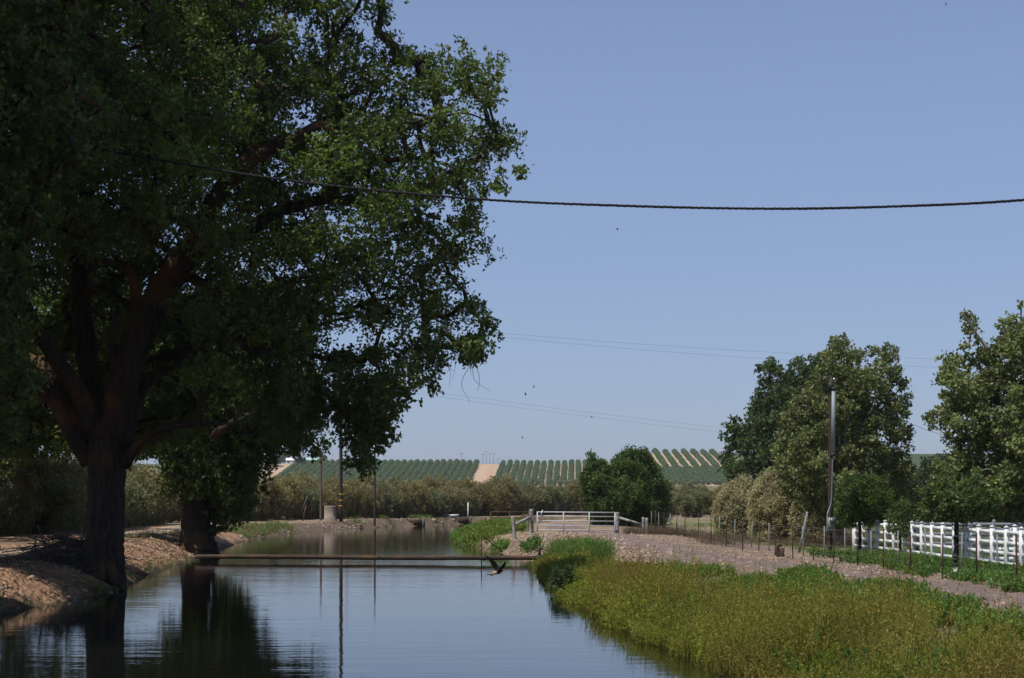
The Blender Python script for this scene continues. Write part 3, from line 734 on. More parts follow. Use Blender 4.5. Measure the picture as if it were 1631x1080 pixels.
for x, y in along([(-31.5, 56), (-31, 75), (-31.5, 95), (-32.5, 120)], 3.6):
    olive(x + rr.normal() * .4, y + rr.normal() * .4, 'olive in the second row behind the pale track', 'olives of the second row by the track', 1.2)
for x, y in along([(-28, 128), (-25, 146), (-20.5, 158), (-12, 174), (-5, 196)], 2.9):
    olive(x + rr.normal() * .3, y + rr.normal() * .3, 'olive on the far bank behind the three brown poles', 'olives on the far bank', 1.0)
for x, y in along([(-5.5, 196.5), (6, 213), (14, 214), (30, 216)], 3.3):
    olive(x + rr.normal() * .3, y + rr.normal() * .3, 'distant olive of the hedge row left of and behind the farm gate', 'olives behind the gate', 1.25)
for x, y in along([(-34, 140), (-24, 168), (-14, 186), (-4, 206), (8, 224), (34, 226)], 3.6):
    olive(x + rr.normal() * .5, y + rr.normal() * .5, 'olive top showing over the far bank hedge row', 'olives of the second far row', 1.2)
for x, y in along([(13, 172), (40, 176)], 3.4):
    olive(x + rr.normal() * .4, y + rr.normal() * .4, 'distant olive between the rounded bushy tree and the tan olives', 'olives beyond the field', 1.05)

# ------------------------------------------------------------------ citrus orchard on the hill
rr = np.random.default_rng(41)
def citrus_mesh(seed):
    r = np.random.default_rng(seed); mb = MB()
    bm = bmesh.new(); bmesh.ops.create_icosphere(bm, subdivisions=2, radius=1)
    Vs = np.array([v.co[:] for v in bm.verts]); Fs = np.array([[v.index for v in f.verts] for f in bm.faces]); bm.free()
    Vs = Vs * (1 + .12 * r.normal(size=(len(Vs), 1))) * np.array([1.75, 1.9, 1.75]) + np.array([0, 0, 1.85])
    Vs[:, 2] = np.maximum(Vs[:, 2], .2)
    mb.add(Vs, Fs, col=(.06, .10, .038))
    d = unit(r.normal(size=(190, 3)) + np.array([0, 0, .35])); c = d * np.array([2.0, 2.1, 1.95]) * (.86 + .2 * r.random((190, 1))) + np.array([0, 0, 1.9])
    leaf_quads(mb, c, .62, .42, r, (.105, .172, .068), up=.9, varc=.3)
    tk = MB()
    mb.tube(np.array([(0, 0, -.3), (0, 0, .6)]), .12, 6, col=(.08, .06, .045))
    return mb
cm = [citrus_mesh(s).mesh('citrus_tree') for s in (1, 2, 3)]
for m_ in cm: m_.materials.append(M['leaf'])
spots = []
def row(xr, step, y0, y1, gap=3.9, sc=1.0, slope=.043):
    for x0 in np.arange(xr[0], xr[1], step):
        yy = y0
        while yy < min(y1, ridge(x0) + 3):
            x = x0 + slope * (yy - 1050)
            spots.append((x + rr.normal() * .12, yy + rr.normal() * .2, sc * rr.uniform(.9, 1.12)))
            yy += gap
row((-167, -27), 5.0, 1060, 1400)
row((-11.5, 62), 5.2, 1072, 1400, sc=.95)
row((62, 165), 7.6, 1142, 1400, sc=1.02, slope=.0)
for x0 in np.arange(-11, 165, 4.0):           # denser block low on the slope
    for yy in (1058, 1064) if x0 < 62 else np.arange(1062, 1136, 5.0):
        spots.append((x0 + rr.normal() * .5, yy + rr.normal() * .6, rr.uniform(.85, 1.1)))
spots.sort(key=lambda s: s[1])
zs = H(np.array([s[0] for s in spots]), np.array([s[1] for s in spots]))
rest = MB()
src = [citrus_mesh(s) for s in (1, 2)]
for n_, ((x, y, s), z) in enumerate(zip(spots, zs)):
    if n_ < 300:
        o = bpy.data.objects.new('citrus_tree', cm[n_ % 3]); C.objects.link(o)
        o.location = (x, y, z - .1); o.scale = (s, s, s); o.rotation_euler = (0, 0, rr.random() * 6.28)
        tag(o, 'round green citrus tree low on the far hillside orchard', 'tree', 'citrus trees in rows on the far hill')
    else:
        m_ = src[n_ % 2]; a = rr.random() * 6.28; ca, sa = math.cos(a), math.sin(a)
        V = np.vstack(m_.v) @ np.array([[ca, sa, 0], [-sa, ca, 0], [0, 0, 1]]) * s + np.array([x, y, z - .1])
        n0 = rest.n; rest.v.append(V); rest.n += len(V)
        for f, c in zip(m_.f, m_.c): rest.f.append(f + n0); rest.c.append(c)
tag(rest.build('citrus_orchard', M['leaf']), kind='stuff')

# house, its trees and the wind machines on the skyline
rng = np.random.default_rng(51)
def at(px, d, lift=0.): 
    x = (px - CX) / F * d; return np.array([x, d, hz(x, d) + lift])
for (px, d, wdt, h, lab, rm) in [(497, 1185, 12, 3.4, 'low hilltop building with a pale green roof beside the tall eucalyptus', 'roofgreen'), (466, 1180, 9, 3.2, 'small white hilltop house half hidden by dark trees', 'wallwhite')]:
    p = at(px, d); o = empty('farm_house', p, lab, 'house', 'houses on the hilltop')
    m = MB(); m.box(p + (0, 0, h / 2 - .3), (wdt, 7, h + .6)); m.build('wall', M['wallwhite'], o)
    m = MB(); zt = p[2] + h
    m.add([(p[0] - wdt / 2 - .5, p[1] - 4, zt), (p[0] + wdt / 2 + .5, p[1] - 4, zt), (p[0] + wdt / 2 + .5, p[1], zt + 2), (p[0] - wdt / 2 - .5, p[1], zt + 2), (p[0] - wdt / 2 - .5, p[1] + 4, zt), (p[0] + wdt / 2 + .5, p[1] + 4, zt)],
          np.array([(0, 1, 2, 3), (3, 2, 5, 4)]), np.array([(0, 3, 4), (1, 5, 2)])); m.build('roof', M[rm], o)
    for q in (-.3, .25):
        m = MB(); m.box(p + (q * wdt, -3.52, h * .55), (1.6, .08, 1.3)); m.build('window', M['window'], o)
for (px, d, hgt, wdt, col, lab) in [(508, 1190, 13, 8, (.11, .10, .085), 'tall dusky eucalyptus on the hilltop behind the thin pole'), (478, 1150, 7.5, 7, (.04, .055, .045), 'dark round tree beside the slanting hill road'),
                                  (452, 1185, 10, 10, (.07, .12, .04), 'light green tree at the left end of the hilltop'), (440, 1150, 7, 9, (.04, .06, .045), 'low dark tree below the light green hilltop tree'), (516, 1195, 8, 4, (.06, .075, .06), 'slim tree at the right of the hilltop eucalyptus')]:
    p = at(px, d); o = empty('hill_tree', p, lab, 'tree', 'trees around the hilltop houses')
    tr = MB(); tr.tube(np.array([p + (0, 0, -.5), p + (0, 0, hgt * .6)]), [.3, .15], 6); tr.build('trunk', M['bark'], o)
    cr = MB(); u = in_ball(60, rng, .4) * np.array([wdt * .42, wdt * .42, hgt * .36]) + p + np.array([0, 0, hgt * .6])
    for c in u: tufts(cr, c + in_ball(24, rng, .4) * 1.1, 3, .9, .6, rng, np.asarray(col) * rng.uniform(.75, 1.25))
    cr.build('crown', M['leaf'], o)
for (px, d, h, lab) in [(735, 1166, 8.5, 'lone wind machine tower on the skyline left of the hill track'), (769, 1168, 8.0, 'wind machine tower at the top left of the hill track'), (774.5, 1170, 10, 'tallest thin tower of the cluster above the hill track'),
                      (780, 1185, 9.6, 'thin tower just right of the tallest above the hill track'), (786, 1168, 8.4, 'crossarm tower over the top of the hill track'), (793, 1172, 4.6, 'shortest thin post right above the hill track'), (529, 1185, 8.5, 'lone thin tower right of the hilltop eucalyptus')]:
    p = at(px, d); o = empty('wind_machine', p, lab, 'tower', 'thin towers on the hill skyline')
    m = MB(); m.tube(np.array([p + (0, 0, -.5), p + (0, 0, h)]), [.22, .15], 8); m.build('pole', M['tower'], o)
    m = MB(); a = rng.random() * .6 - .3
    m.bar(p + (-1.7, -.45, h - .25 + a), p + (1.7, -.45, h - .25 - a), .12, .28); m.box(p + (0, -.2, h - .25), (.45, .7, .45)); m.build('propeller', M['tower'], o)
p = at(552, 420); o = empty('radio_mast', p, 'slender guyed mast rising behind the thick brown pole', 'mast')
m = MB()
for a in range(3):
    q = np.array([math.cos(a * 2.1) * .35, math.sin(a * 2.1) * .35, 0]); m.tube(np.array([p + q, p + q + (0, 0, 29)]), .06, 5)
for kk in range(24): m.bar(p + (-.3, 0, 1.2 * kk), p + (.3, 0, 1.2 * kk + 1.2), .04, .04)
m.build('lattice', M['tower'], o)

# ------------------------------------------------------------------ poles, wires, canal hardware
rng = np.random.default_rng(61)
def pole(px, d, toppx, r, mat, label, name='utility_pole', group=None, toplean=0):
    p = at(px, d); top = (HY - toppx) / F * d
    o = empty(name, p, label, 'pole', group); m = MB()
    line = np.array([[p[0], d, p[2] - .4], [p[0] + toplean * .5, d, (p[2] + top) / 2], [p[0] + toplean, d, top]])
    m.tube(spline(line, 5), np.linspace(r, r * .8, 11), 14, rough=.03, rng=rng); m.build('shaft', M[mat], o, smooth=True)
    return o, p, top
o, p543, t543 = pole(543, 150, 560, .185, 'darkwood', 'thickest and tallest brown pole on the far bank, with yellow bands near its foot', group='poles on the far bank')
for zz in (1.55, 2.1, 2.7):
    m = MB(); m.tube(np.array([p543 + (0, 0, zz - .05), p543 + (0, 0, zz + .05)]), .2, 14); m.build('yellow_band', M['yellow'], o)
m = MB(); m.box((p543[0], 150, t543 - .6), (2.2, .12, .14)); m.build('crossarm', M['darkwood'], o)
for q in (-.9, 0, .9):
    m = MB(); m.tube(np.array([(p543[0] + q, 150, t543 - .53), (p543[0] + q, 150, t543 - .3)]), [.05, .035], 8); m.build('insulator', M['meter'], o)
o, p597, t597 = pole(597, 156, 712, .11, 'darkwood', 'thin dark pole on the far bank, right of the tallest one', group='poles on the far bank')
m = MB(); m.box((p597[0], 155.85, t597 - .3), (.18, .1, .3)); m.build('cap_bracket', M['rust'], o)
o, p511, t511 = pole(511, 148, 728, .12, 'redwood', 'short reddish pole on the far bank, left of the concrete standpipe', group='poles on the far bank')
m = MB(); m.tube(np.array([(p511[0], 148, t511 - .5), (p511[0], 148, t511 - .38)]), .15, 10); m.build('clamp', M['rust'], o)
def wire(name, label, a, b, sag, r, mat='wire', cat='wire', group=None, n=40, cap=True):
    a, b = np.asarray(a, float), np.asarray(b, float); t = np.linspace(0, 1, n)[:, None]
    pts = a + (b - a) * t; pts[:, 2] -= (4 * sag * t * (1 - t))[:, 0]
    m = MB(); m.tube(pts, r, 6); o = m.build(name, M[mat], smooth=True); return tag(o, label, cat, group)
wire('guy_wire', 'thin slanting wire from the reddish pole up into the oak leaves', (p511[0], 148, t511 - .1), (p543[0], 150, t543 - .4), .2, .018, 'wire', 'wire')
g_ = 'far power lines'
wire('power_line', 'upper of the pair of faint lines halfway up the sky', P(560, 508, 150), P(1760, 574, 210), 1.2, .011, group=g_)
wire('power_line', 'lower of the pair of faint lines halfway up the sky', P(560, 512, 150), P(1760, 590, 205), 1.2, .011, group=g_)
wire('power_line', 'upper of the pair of faint lines low in the sky above the gate', P(560, 606, 152), P(1400, 705, 230), .5, .010, group=g_)
wire('power_line', 'lower of the pair of faint lines low in the sky above the gate', P(560, 612, 152), P(1400, 713, 226), .5, .010, group=g_)
# near cable across the picture, twisted
a, b = P(60, 216, 33.5), P(1900, 290, 27.0)
t = np.linspace(0, 1, 420)
ctl = spline([P(60, 216, 33.5), P(215, 248, 33), P(480, 290, 32), P(760, 317, 31), P(1000, 328, 30.2), P(1240, 332.5, 29.4), P(1450, 328, 28.7), P(1631, 318.5, 28), P(1900, 292, 27)], 45)
o = empty('overhead_cable', tuple(ctl[0]), 'thick black twisted cable sagging across the whole sky', 'cable')
ph = np.arange(len(ctl)) * 1.15
for q, r_ in ((0, .014), (2.1, .014), (4.2, .011)):
    m = MB(); m.tube(ctl + np.stack([0 * ph, .013 * np.cos(ph + q), .016 * np.sin(ph + q)], 1), r_, 6); m.build('strand', M['cable'], o, smooth=True)

# pole with the electricity meter
o, pm, tm = pole(1322, 64, 602, .105, 'darkwood', 'pole with a shiny grey conduit and a meter box at its foot', toplean=.06)
xs = lambda z: pm[0] + .06 * (z - pm[2]) / (tm - pm[2])
m = MB(); z0, z1 = (HY - 725) / F * 64, (HY - 618) / F * 64
m.tube(np.array([(xs(z0) + .06, 63.84, z0), (xs(z1) + .06, 63.84, z1)]), .085, 14); c_ = m.build('conduit', M['conduit'], o, smooth=True)
for zz in (z0 + .02, z1 - .05):
    m = MB(); m.tube(np.array([(xs(zz) + .06, 63.84, zz - .07), (xs(zz) + .06, 63.84, zz + .07)]), .1, 14); m.build('collar', M['black'], c_)
m = MB(); pts = [P(1326, 726, 63.84), P(1325.2, 770, 63.84), P(1323.8, 800, 63.84), P(1320, 812, 63.8), P(1317.6, 822, 63.7), P(1317.3, 850, 63.7)]
m.tube(spline(pts, 5), .024, 8); m.build('riser_pipe', M['conduit'], o, smooth=True)
m = MB(); cb = P(1323, 836, 63.72); m.box(cb, (.30, .18, .62)); box = m.build('meter_box', M['meter'], o)
m = MB(); m.tube(np.array([cb + (.04, -.09, .17), cb + (.04, -.19, .17)]), .105, 16); m.build('meter_dial', M['glass'], box)
m = MB(); m.box((pm[0] + .02, 63.95, tm - .35), (.2, .2, .3)); m.build('bracket', M['black'], o)
m = MB(); m.tube(np.array([(pm[0] + .14, 63.85, tm - .12), (pm[0] + .14, 63.85, tm - .02)]), .04, 8); m.build('insulator', M['galv'], o)
wire('service_wire', 'thin wire running from the meter pole into the right sycamore', (pm[0] + .14, 63.85, tm - .05), P(1530, 700, 60), .35, .007, 'cable')

# rusty irrigation pipe over the water
rng = np.random.default_rng(71)
A, B = P(312, 886.2, 63.6), P(905, 888.6, 61.5)
A[2] = -2.19; B[2] = -2.185
o = empty('irrigation_pipe', tuple(A), 'long rusty pipe lying just above the water from bank to bank', 'pipe'); m = MB()
L = np.linspace(0, 1, 40)[:, None]; pts = A + (B - A) * L; pts[:, 2] += .012 * np.sin(L[:, 0] * 9)
m.tube(pts, .092, 16); m.build('pipe_run', M['rustpipe'], o, smooth=True)
for q in (.22, .5, .78):
    c = A + (B - A) * q; m = MB(); m.tube(np.array([c - (.05, 0, 0), c + (.05, 0, 0)]), .104, 16); m.build('coupling', M['rustpipe'], o, smooth=True)
c = A + (B - A) * .925
m = MB(); m.tube(np.array([c - (.14, 0, 0), c + (.14, 0, 0)]), .14, 16); m.tube(np.array([c, c + (0, 0, .42)]), [.07, .055], 10); m.tube(np.array([c + (-.02, 0, .36), c + (.14, 0, .40)]), .07, 10); m.build('valve', M['black'], o, smooth=True)
m = MB(); q = P(767, 868, 66); q2 = q.copy(); q2[2] = WATER - .6; q[2] = (HY - 853) / F * 66
m.tube(np.array([q2, q]), .028, 8); tag(m.build('metal_stake', M['tpost'], origin=q2), 'dark iron stake standing in the water behind the pipe', 'stake')
m = MB(); a_, b_ = P(770, 853, 68), P(800, 874, 75); b_[2] = hz(b_[0], b_[1]) + .1
m.tube(spline([a_, (a_ + b_) / 2 - (0, 0, .03), b_], 5), np.linspace(.02, .035, 11), 7); tag(m.build('dead_branch', M['bark'], origin=b_), 'dark branch leaning from the peninsula bank onto the iron stake', 'branch')

# far bank hardware
p = at(526, 152); o = empty('standpipe', p, 'squat concrete standpipe between two brown poles on the far bank', 'standpipe'); m = MB()
ang = np.arange(28) / 28 * 2 * math.pi
prof = [(.62, -.3), (.62, .35), (.60, .36), (.60, 1.4), (.6, 1.52), (.5, 1.52), (.5, 1.1), (0.02, 1.1)]
Vr = np.array([(r * math.cos(a), r * math.sin(a), z) for r, z in prof for a in ang]) * np.array([1, 1, .95]) + p
i, j = np.meshgrid(np.arange(len(prof) - 1), np.arange(28), indexing='ij'); i, j = i.ravel(), j.ravel(); k2 = (j + 1) % 28
m.add(Vr, np.stack([i * 28 + j, i * 28 + k2, (i + 1) * 28 + k2, (i + 1) * 28 + j], 1)); m.build('barrel', M['concrete'], o, smooth=False)
p = at(483, 146); m = MB(); m.bar(p + (-.1, 0, -.2), p + (.28, 0, 1.5), .3, .12); m.build
o = empty('leaning_marker', p, 'rusty plate and thin rod leaning right in the grass on the far bank', 'marker'); m.build('plate', M['rust'], o)
m = MB(); m.tube(np.array([p + (-.2, -.1, .8), p + (.42, -.1, 2.35)]), .025, 7); m.build('rod', M['greypost'], o)
p = at(745.5, 184); p[2] = -2.0; m = MB(); m.tube(np.array([p + (0, 0, -.5), p + (0, 0, 2.25)]), .07, 10); m.box(p + (0, 0, 2.26), (.17, .17, .05))
tag(m.build('white_post', M['whitepipe'], origin=p), 'tall thin white post by the far water edge', 'post')
def shore(px):
    d_ = np.arange(120, 260, .25); s_ = sdist((px - CX) / F * d_, d_); w_ = np.where(s_ < 0)[0]
    return float(d_[w_[-1]]) if len(w_) else 170.
def weir(px, d, wdt, h, label, gate=True):
    d = shore(px) + .2; x = (px - CX) / F * d; o = empty('concrete_weir', (x, d, WATER), label, 'weir', 'concrete inlets on the far bank'); m = MB()
    for s in (-1, 1): m.box((x + s * wdt / 2, d, WATER + h / 2 - .2), (.22, 1.6, h + .4))
    m.box((x, d + .8, WATER + h / 2 - .25), (wdt - .22, .2, h + .3)); m.build('headwall', M['weir'], o)
    m = MB(); m.box((x, d - .2, WATER + h * .45), (wdt - .24, .06, h * .8)); m.build('slide_gate', M['tpost'], o)
weir(661, 167.5, 1.9, .85, 'dark concrete inlet at the far water line, under the olives')
weir(733, 181, 2.4, .9, 'concrete inlet beside the tall thin white post')
for (px, d, sx, lab) in [(709, 183.5, .9, 'small brown round lid on the far bank'), (722, 184, 1.3, 'pale broken pipe section lying on the far bank')]:
    p = at(px, d); m = MB(); m.tube(np.array([p + (-sx / 2, 0, .12), p + (sx / 2, .1, .2)]), [.17, .12], 9)
    tag(m.build('pipe_section', M['concrete' if px < 715 else 'whitepipe'], origin=p), lab, 'pipe')

# ------------------------------------------------------------------ gate and its posts
def wpost(px, d, top, bot, r, lab, lean=0, name='wooden_post', mat='greywood', square=False, group='weathered posts at the farm gate'):
    b_ = P(px, bot, d); zt = (HY - top) / F * d; g0 = hz(b_[0], d)
    ln = spline([(b_[0], d, min(b_[2], g0) - .3), (b_[0] + lean * .5 + .01, d, (b_[2] + zt) / 2), (b_[0] + lean, d, zt)], 6)
    m = MB(); m.tube(ln, np.linspace(r * 1.06, r * .94, len(ln)) * (1.25 if square else 1), 4 if square else 11, rough=.10 if not square else .03, rng=rng, square=square)
    return tag(m.build(name, M[mat], origin=(b_[0], d, b_[2])), lab, 'post', group)
wpost(847.5, 82, 811, 857, .105, 'tall crooked grey post at the left end of the farm gate', -.05)
wpost(820, 80.5, 823, 861, .10, 'short leaning grey post left of the farm gate', -.12)
wpost(983, 83, 816, 854, .11, 'square grey post at the right end of the farm gate', 0, square=True)
wpost(1024, 82.5, 824, 859, .085, 'dark grey half of the twin posts right of the gate', .02, square=True)
wpost(1030, 82.2, 825, 859, .085, 'pale half of the twin posts right of the gate', 0, square=True)
def brace(p, q, lab):
    m = MB(); m.bar(p, q, .11, .13); tag(m.build('brace_rail', M['greywood'], origin=p), lab, 'brace', 'slanting braces at the farm gate')
brace(P(822.5, 834.5, 80.8), P(845, 823.5, 81.9), 'wooden brace rising from the short leaning post to the tall crooked one')
brace(P(986, 824.5, 82.9), P(1022, 835.5, 82.5), 'wooden brace sloping down from the gate to the twin posts')
d = 82.6; pl, pr = P(856, 852, d), P(979.5, 853, d); pl2, pr2 = P(856, 815.5, d), P(979.5, 816.5, d)
o = empty('farm_gate', tuple(pl), 'galvanised tube farm gate across the dirt track', 'gate'); m = MB()
for a_, b_ in ((pl2, pr2), (pl, pr)): m.tube(np.array([a_, b_]), .03, 8)
m.tube(np.array([pl - (0, 0, .02), pl2 + (0, 0, .02)]), .035, 8); m.tube(np.array([pr - (0, 0, .02), pr2 + (0, 0, .02)]), .035, 8); m.build('frame', M['gate'], o, smooth=True)
for t_ in (.22, .42, .62, .82):
    m = MB(); m.tube(np.array([pl + (pl2 - pl) * t_, pr + (pr2 - pr) * t_]), .026, 8); m.build('rail', M['gate'], o, smooth=True)
for t_ in (.335, .667):
    a_ = pl + (pr - pl) * t_; b_ = pl2 + (pr2 - pl2) * t_; m = MB(); m.bar(a_ - (0, .03, 0), b_ - (0, .03, 0), .05, .03); m.build('stay', M['gate'], o)
m = MB(); m.tube(np.array([P(859, 831, d - .05), P(861, 822, d - .05), P(864.5, 812, d - .05)]), .022, 7); m.build('latch_chain', M['galv'], o)
d = 98; o = empty('pipe_barrier', tuple(P(781, 832, d)), 'low rusty two rail pipe barrier left of the gate', 'barrier'); m = MB()
for yy in (815.5, 824.5):
    m = MB(); m.tube(np.array([P(781, yy, d), P(843, yy + .4, d)]), .035, 8); m.build('rail', M['rust'], o, smooth=True)
for px in (781.5, 812, 842):
    m = MB(); a_ = P(px, 814.5, d); m.tube(np.array([(a_[0], d, hz(a_[0], d) - .2), a_]), .04, 8); m.build('post', M['rust'], o, smooth=True)

# ------------------------------------------------------------------ wire fences of T posts
def tpost(px, kc, h, mat, par, lean, jit=0):
    d = kc / ((px - CX) / F + .096); x = (px - CX) / F * d; z = hz(x, d); m = MB()
    a_ = np.array([x, d, z - .15]); b_ = np.array([x + lean, d, z + h])
    m.bar(a_, b_, .07, .014); m.bar(a_ + (0, .026, 0), b_ + (0, .026, 0), .014, .04)
    for q in np.linspace(.25, .95, 9): m.bar(a_ + (b_ - a_) * q - (0, .012, 0), a_ + (b_ - a_) * (q + .012) - (0, .012, 0), .02, .014)
    m.build('t_post', M[mat], par); return np.array([x, d, z]), b_
def tfence(xs, kc, h, mat, lab, nw):
    d0 = kc / ((xs[0] - CX) / F + .096); x0 = (xs[0] - CX) / F * d0
    o = empty('wire_fence', (x0, d0, hz(x0, d0)), lab, 'fence', 'wire fences along the gravel road'); e = [tpost(px, kc, h + rng.normal() * .03, mat, o, rng.normal() * .03) for px in xs]
    for q in nw:
        m = MB(); m.tube(np.array([b0 + (b1 - b0) * q + (0, -.02, 0) for b0, b1 in e]), .0024, 4, cap=False); m.build('fence_wire', M['wire'], o)
tfence([1044, 1057.5, 1077, 1091, 1112, 1133, 1156.6, 1183, 1208.5, 1235, 1263, 1296, 1328, 1366.5, 1407, 1451, 1501.5, 1556, 1620.5, 1700], 16.6, 1.30, 'tpost', 'nearer wire fence on dark rusty steel posts beside the gravel road', (.25, .5, .75, .95))
tfence([1038, 1050, 1068, 1085, 1103, 1123, 1146, 1170, 1197, 1225, 1280, 1313, 1346.5, 1388, 1430, 1475, 1531, 1589, 1660], 18.0, 1.25, 'greypost', 'farther wire fence on thin grey posts just behind the dark one', (.4, .9))
m = MB(); p = at(1272, 66); p[2] -= .1; m.tube(np.array([p, P(1286, 815, 66)]), [.06, .045], 8); tag(m.build('leaning_post', M['greypost'], origin=p), 'long grey post leaning right among the tan olives', 'post')
# pipe fittings at the fence
p = at(1241, 60); o = empty('hydrant_valve', p, 'rusty red irrigation valve in the dirt by the fence', 'valve'); m = MB()
m.tube(np.array([p + (.1, 0, -.2), p + (.1, 0, .34)]), .11, 14); m.build('riser', M['rustpipe'], o, smooth=True)
m = MB(); m.tube(spline([p + (-.02, 0, .0), p + (-.1, 0, .25), p + (-.04, 0, .45), p + (.1, 0, .48)], 5), .085, 10); m.tube(np.array([p + (-.02, 0, .45), p + (-.02, 0, .62)]), .035, 8); m.tube(np.array([p + (-.12, 0, .60), p + (.08, 0, .63)]), .03, 8); m.build('valve_body', M['rust'], o, smooth=True)
p = at(1522, 43); o = empty('vent_pipe', p, 'white standing pipe with black fittings in front of the young tree', 'pipe'); m = MB()
m.tube(np.array([p + (0, 0, -.2), p + (0, 0, .34)]), .055, 14); m.build('riser', M['whitepipe'], o, smooth=True)
m = MB()
for z0, z1, r_ in ((.34, .42, .08), (.42, .5, .055), (.5, .56, .085), (.56, .66, .06), (.66, .69, .03)): m.tube(np.array([p + (0, 0, z0), p + (0, 0, z1)]), r_, 14)
m.tube(np.array([p + (.04, 0, .16), p + (.13, 0, .16)]), .07, 12); m.build('fitting', M['black'], o, smooth=True)

# ------------------------------------------------------------------ white fence
def post4(m, x, y, z0, z1, s=.127):
    m.box((x, y, (z0 + z1) / 2), (s, s, z1 - z0)); m.box((x, y, z1 + .012), (s + .03, s + .03, .024)); m.box((x, y, z1 + .044), (s, s, .04), taper=.15)
ys = [69.9]
while ys[-1] > 36: ys.append(ys[-1] - 1.43)
o = empty('white_fence', (15.7, ys[0], hz(15.7, ys[0])), 'white four rail fence running along the lawn to the right edge', 'fence', 'white fences'); tops = []
for k_, y in enumerate(ys):
    zb = -2.13 + .03 * math.sin(y * .13); m = MB(); zt = zb + 1.38 + (.04 if k_ == 0 else 0); tops.append((y, zb))
    post4(m, 15.7, y, zb - .4, zt, .2 if k_ == 0 else .127); m.build('post', M['white'], o)
for zq in (.22, .55, .88, 1.22):
    m = MB()
    for (y0, b0), (y1, b1) in zip(tops[:-1], tops[1:]): m.bar((15.7, y0 - .066, b0 + zq), (15.7, y1 + .066, b1 + zq), .038, .14)
    m.build('rail', M['white'], o)
y = 52.6; zb = -2.12
o = empty('white_fence', (15.9, y, zb), 'short white fence stub going back from the long white fence', 'fence', 'white fences'); xs_ = [15.86, 17.4, 18.9]
for x in xs_:
    m = MB(); post4(m, x, y + .2, zb - .3, zb + 1.36); m.build('post', M['white'], o)
for zq in (.22, .55, .88, 1.22):
    m = MB(); m.bar((xs_[0] + .066, y + .2, zb + zq), (xs_[-1] - .066, y + .2, zb + zq), .038, .14); m.build('rail', M['white'], o)
d = 62; o = empty('corral_fence', (16.6, d, -2.1), 'grey pipe corral rails seen above and through the white fence', 'fence')
for zz, r_ in ((-.82, .09), (-1.22, .085), (-1.6, .085)):
    m = MB(); m.tube(np.array([(16.3, d, zz), (23, d - .5, zz - .03), (32, d - 1, zz - .06)]), r_, 10); m.build('rail', M['corral'], o, smooth=True)
for x in (16.4, 19.5, 22.6, 25.7, 28.8):
    m = MB(); m.tube(np.array([(x, d - .2, -2.5), (x, d - .25, -.68), (x, d - .25, -.62)]), [.07, .07, .035], 10); m.build('post', M['corral' if x < 20 else 'whitepipe'], o, smooth=True)

# ------------------------------------------------------------------ brush pile, water edge bush
rng = np.random.default_rng(81)
p = at(105, 44.5); m = MB()
for _ in range(330):
    a = rng.random() * 6.28; r_ = rng.random() ** .6 * 1.3
    q = p + np.array([math.cos(a) * r_, math.sin(a) * r_ * .8, max(0, .95 * (1 - r_ / 1.45)) * rng.random() ** .7])
    dr = unit(np.array([rng.normal(), rng.normal() * .8, rng.normal() * .22])); L = rng.uniform(.5, 1.5)
    m.tube(spline([q - dr * L / 2, q + rng.normal(size=3) * .08, q + dr * L / 2 + (0, 0, .1 * rng.normal())], 3), np.linspace(rng.uniform(.012, .035), .006, 7), 5)
tag(m.build('brush_pile', M['twig'], origin=p), 'tangled heap of dead branches at the foot of the big oak', 'brush pile')
m = MB(); m2 = MB()
bp = P(893, 945, 44); bp = np.array([1.42, 41.2, hz(1.42, 41.2)])
o = empty('water_bush', bp, 'dark green bush at the water edge right of the pipe', 'bush')
for _ in range(26):
    e = bp + np.array([rng.normal() * .2, rng.normal() * .25, rng.uniform(.15, .62)]); m.tube(spline([bp, (bp + e) / 2 + rng.normal(size=3) * .05, e], 3), np.linspace(.012, .005, 7), 4)
    tufts(m2, e + in_ball(16, rng, .5) * .18, 5, .10, .04, rng, (.040, .068, .026))
m.build('stem', M['twig'], o); m2.build('foliage', M['leaf'], o)

# ------------------------------------------------------------------ ground cover
rng = np.random.default_rng(91)
def scatter(n, x0, x1, y0, y1, keep):
    x = rng.uniform(x0, x1, n); y = rng.uniform(y0, y1, n); k = keep(x, y) > rng.random(n); x, y = x[k], y[k]
    return np.stack([x, y, H(x, y)], 1)
def weeds(mb, base, hgt, stems, nl, L, W, cols, lean=.28, stemw=.007, spread=.16, up=.2, tipbias=1.0):
    n = len(base); S_ = n * stems
    b = np.repeat(base, stems, axis=0) + np.hstack([rng.normal(size=(S_, 2)) * spread * .5, np.zeros((S_, 1))])
    hh = np.repeat(hgt, stems) * rng.uniform(.55, 1.1, S_)
    d = unit(np.hstack([rng.normal(size=(S_, 2)) * lean, np.ones((S_, 1))])); tip = b + d * hh[:, None]
    cs = np.repeat(cols, stems, axis=0)
    sw = unit(np.hstack([rng.normal(size=(S_, 2)), np.zeros((S_, 1))])) * stemw
    mid = (b + tip) / 2 + np.hstack([rng.normal(size=(S_, 2)) * .04, np.zeros((S_, 1))]) * hh[:, None]
    V = np.stack([b - sw, b + sw, mid + sw * .7, tip, mid - sw * .7], 1).reshape(-1, 3); i0 = np.arange(S_)[:, None] * 5
    mb.add(V, i0 + np.array([0, 1, 2, 4]), i0 + np.array([4, 2, 3]), col=None)
    mb.c[-2] = cs * .8; mb.c[-1] = cs * .95
    t = rng.random((S_, nl)) ** (1 / (1 + tipbias)); 
    c = b[:, None, :] * (1 - t[..., None]) + tip[:, None, :] * t[..., None]
    dr = unit(d[:, None, :] * .8 + rng.normal(size=(S_, nl, 3)) * .6).reshape(-1, 3)
    c = c.reshape(-1, 3) + dr * L * .45
    leaf_quads(mb, c, L, W, rng, np.repeat(cs, nl, axis=0), up, dr, .2, .3)
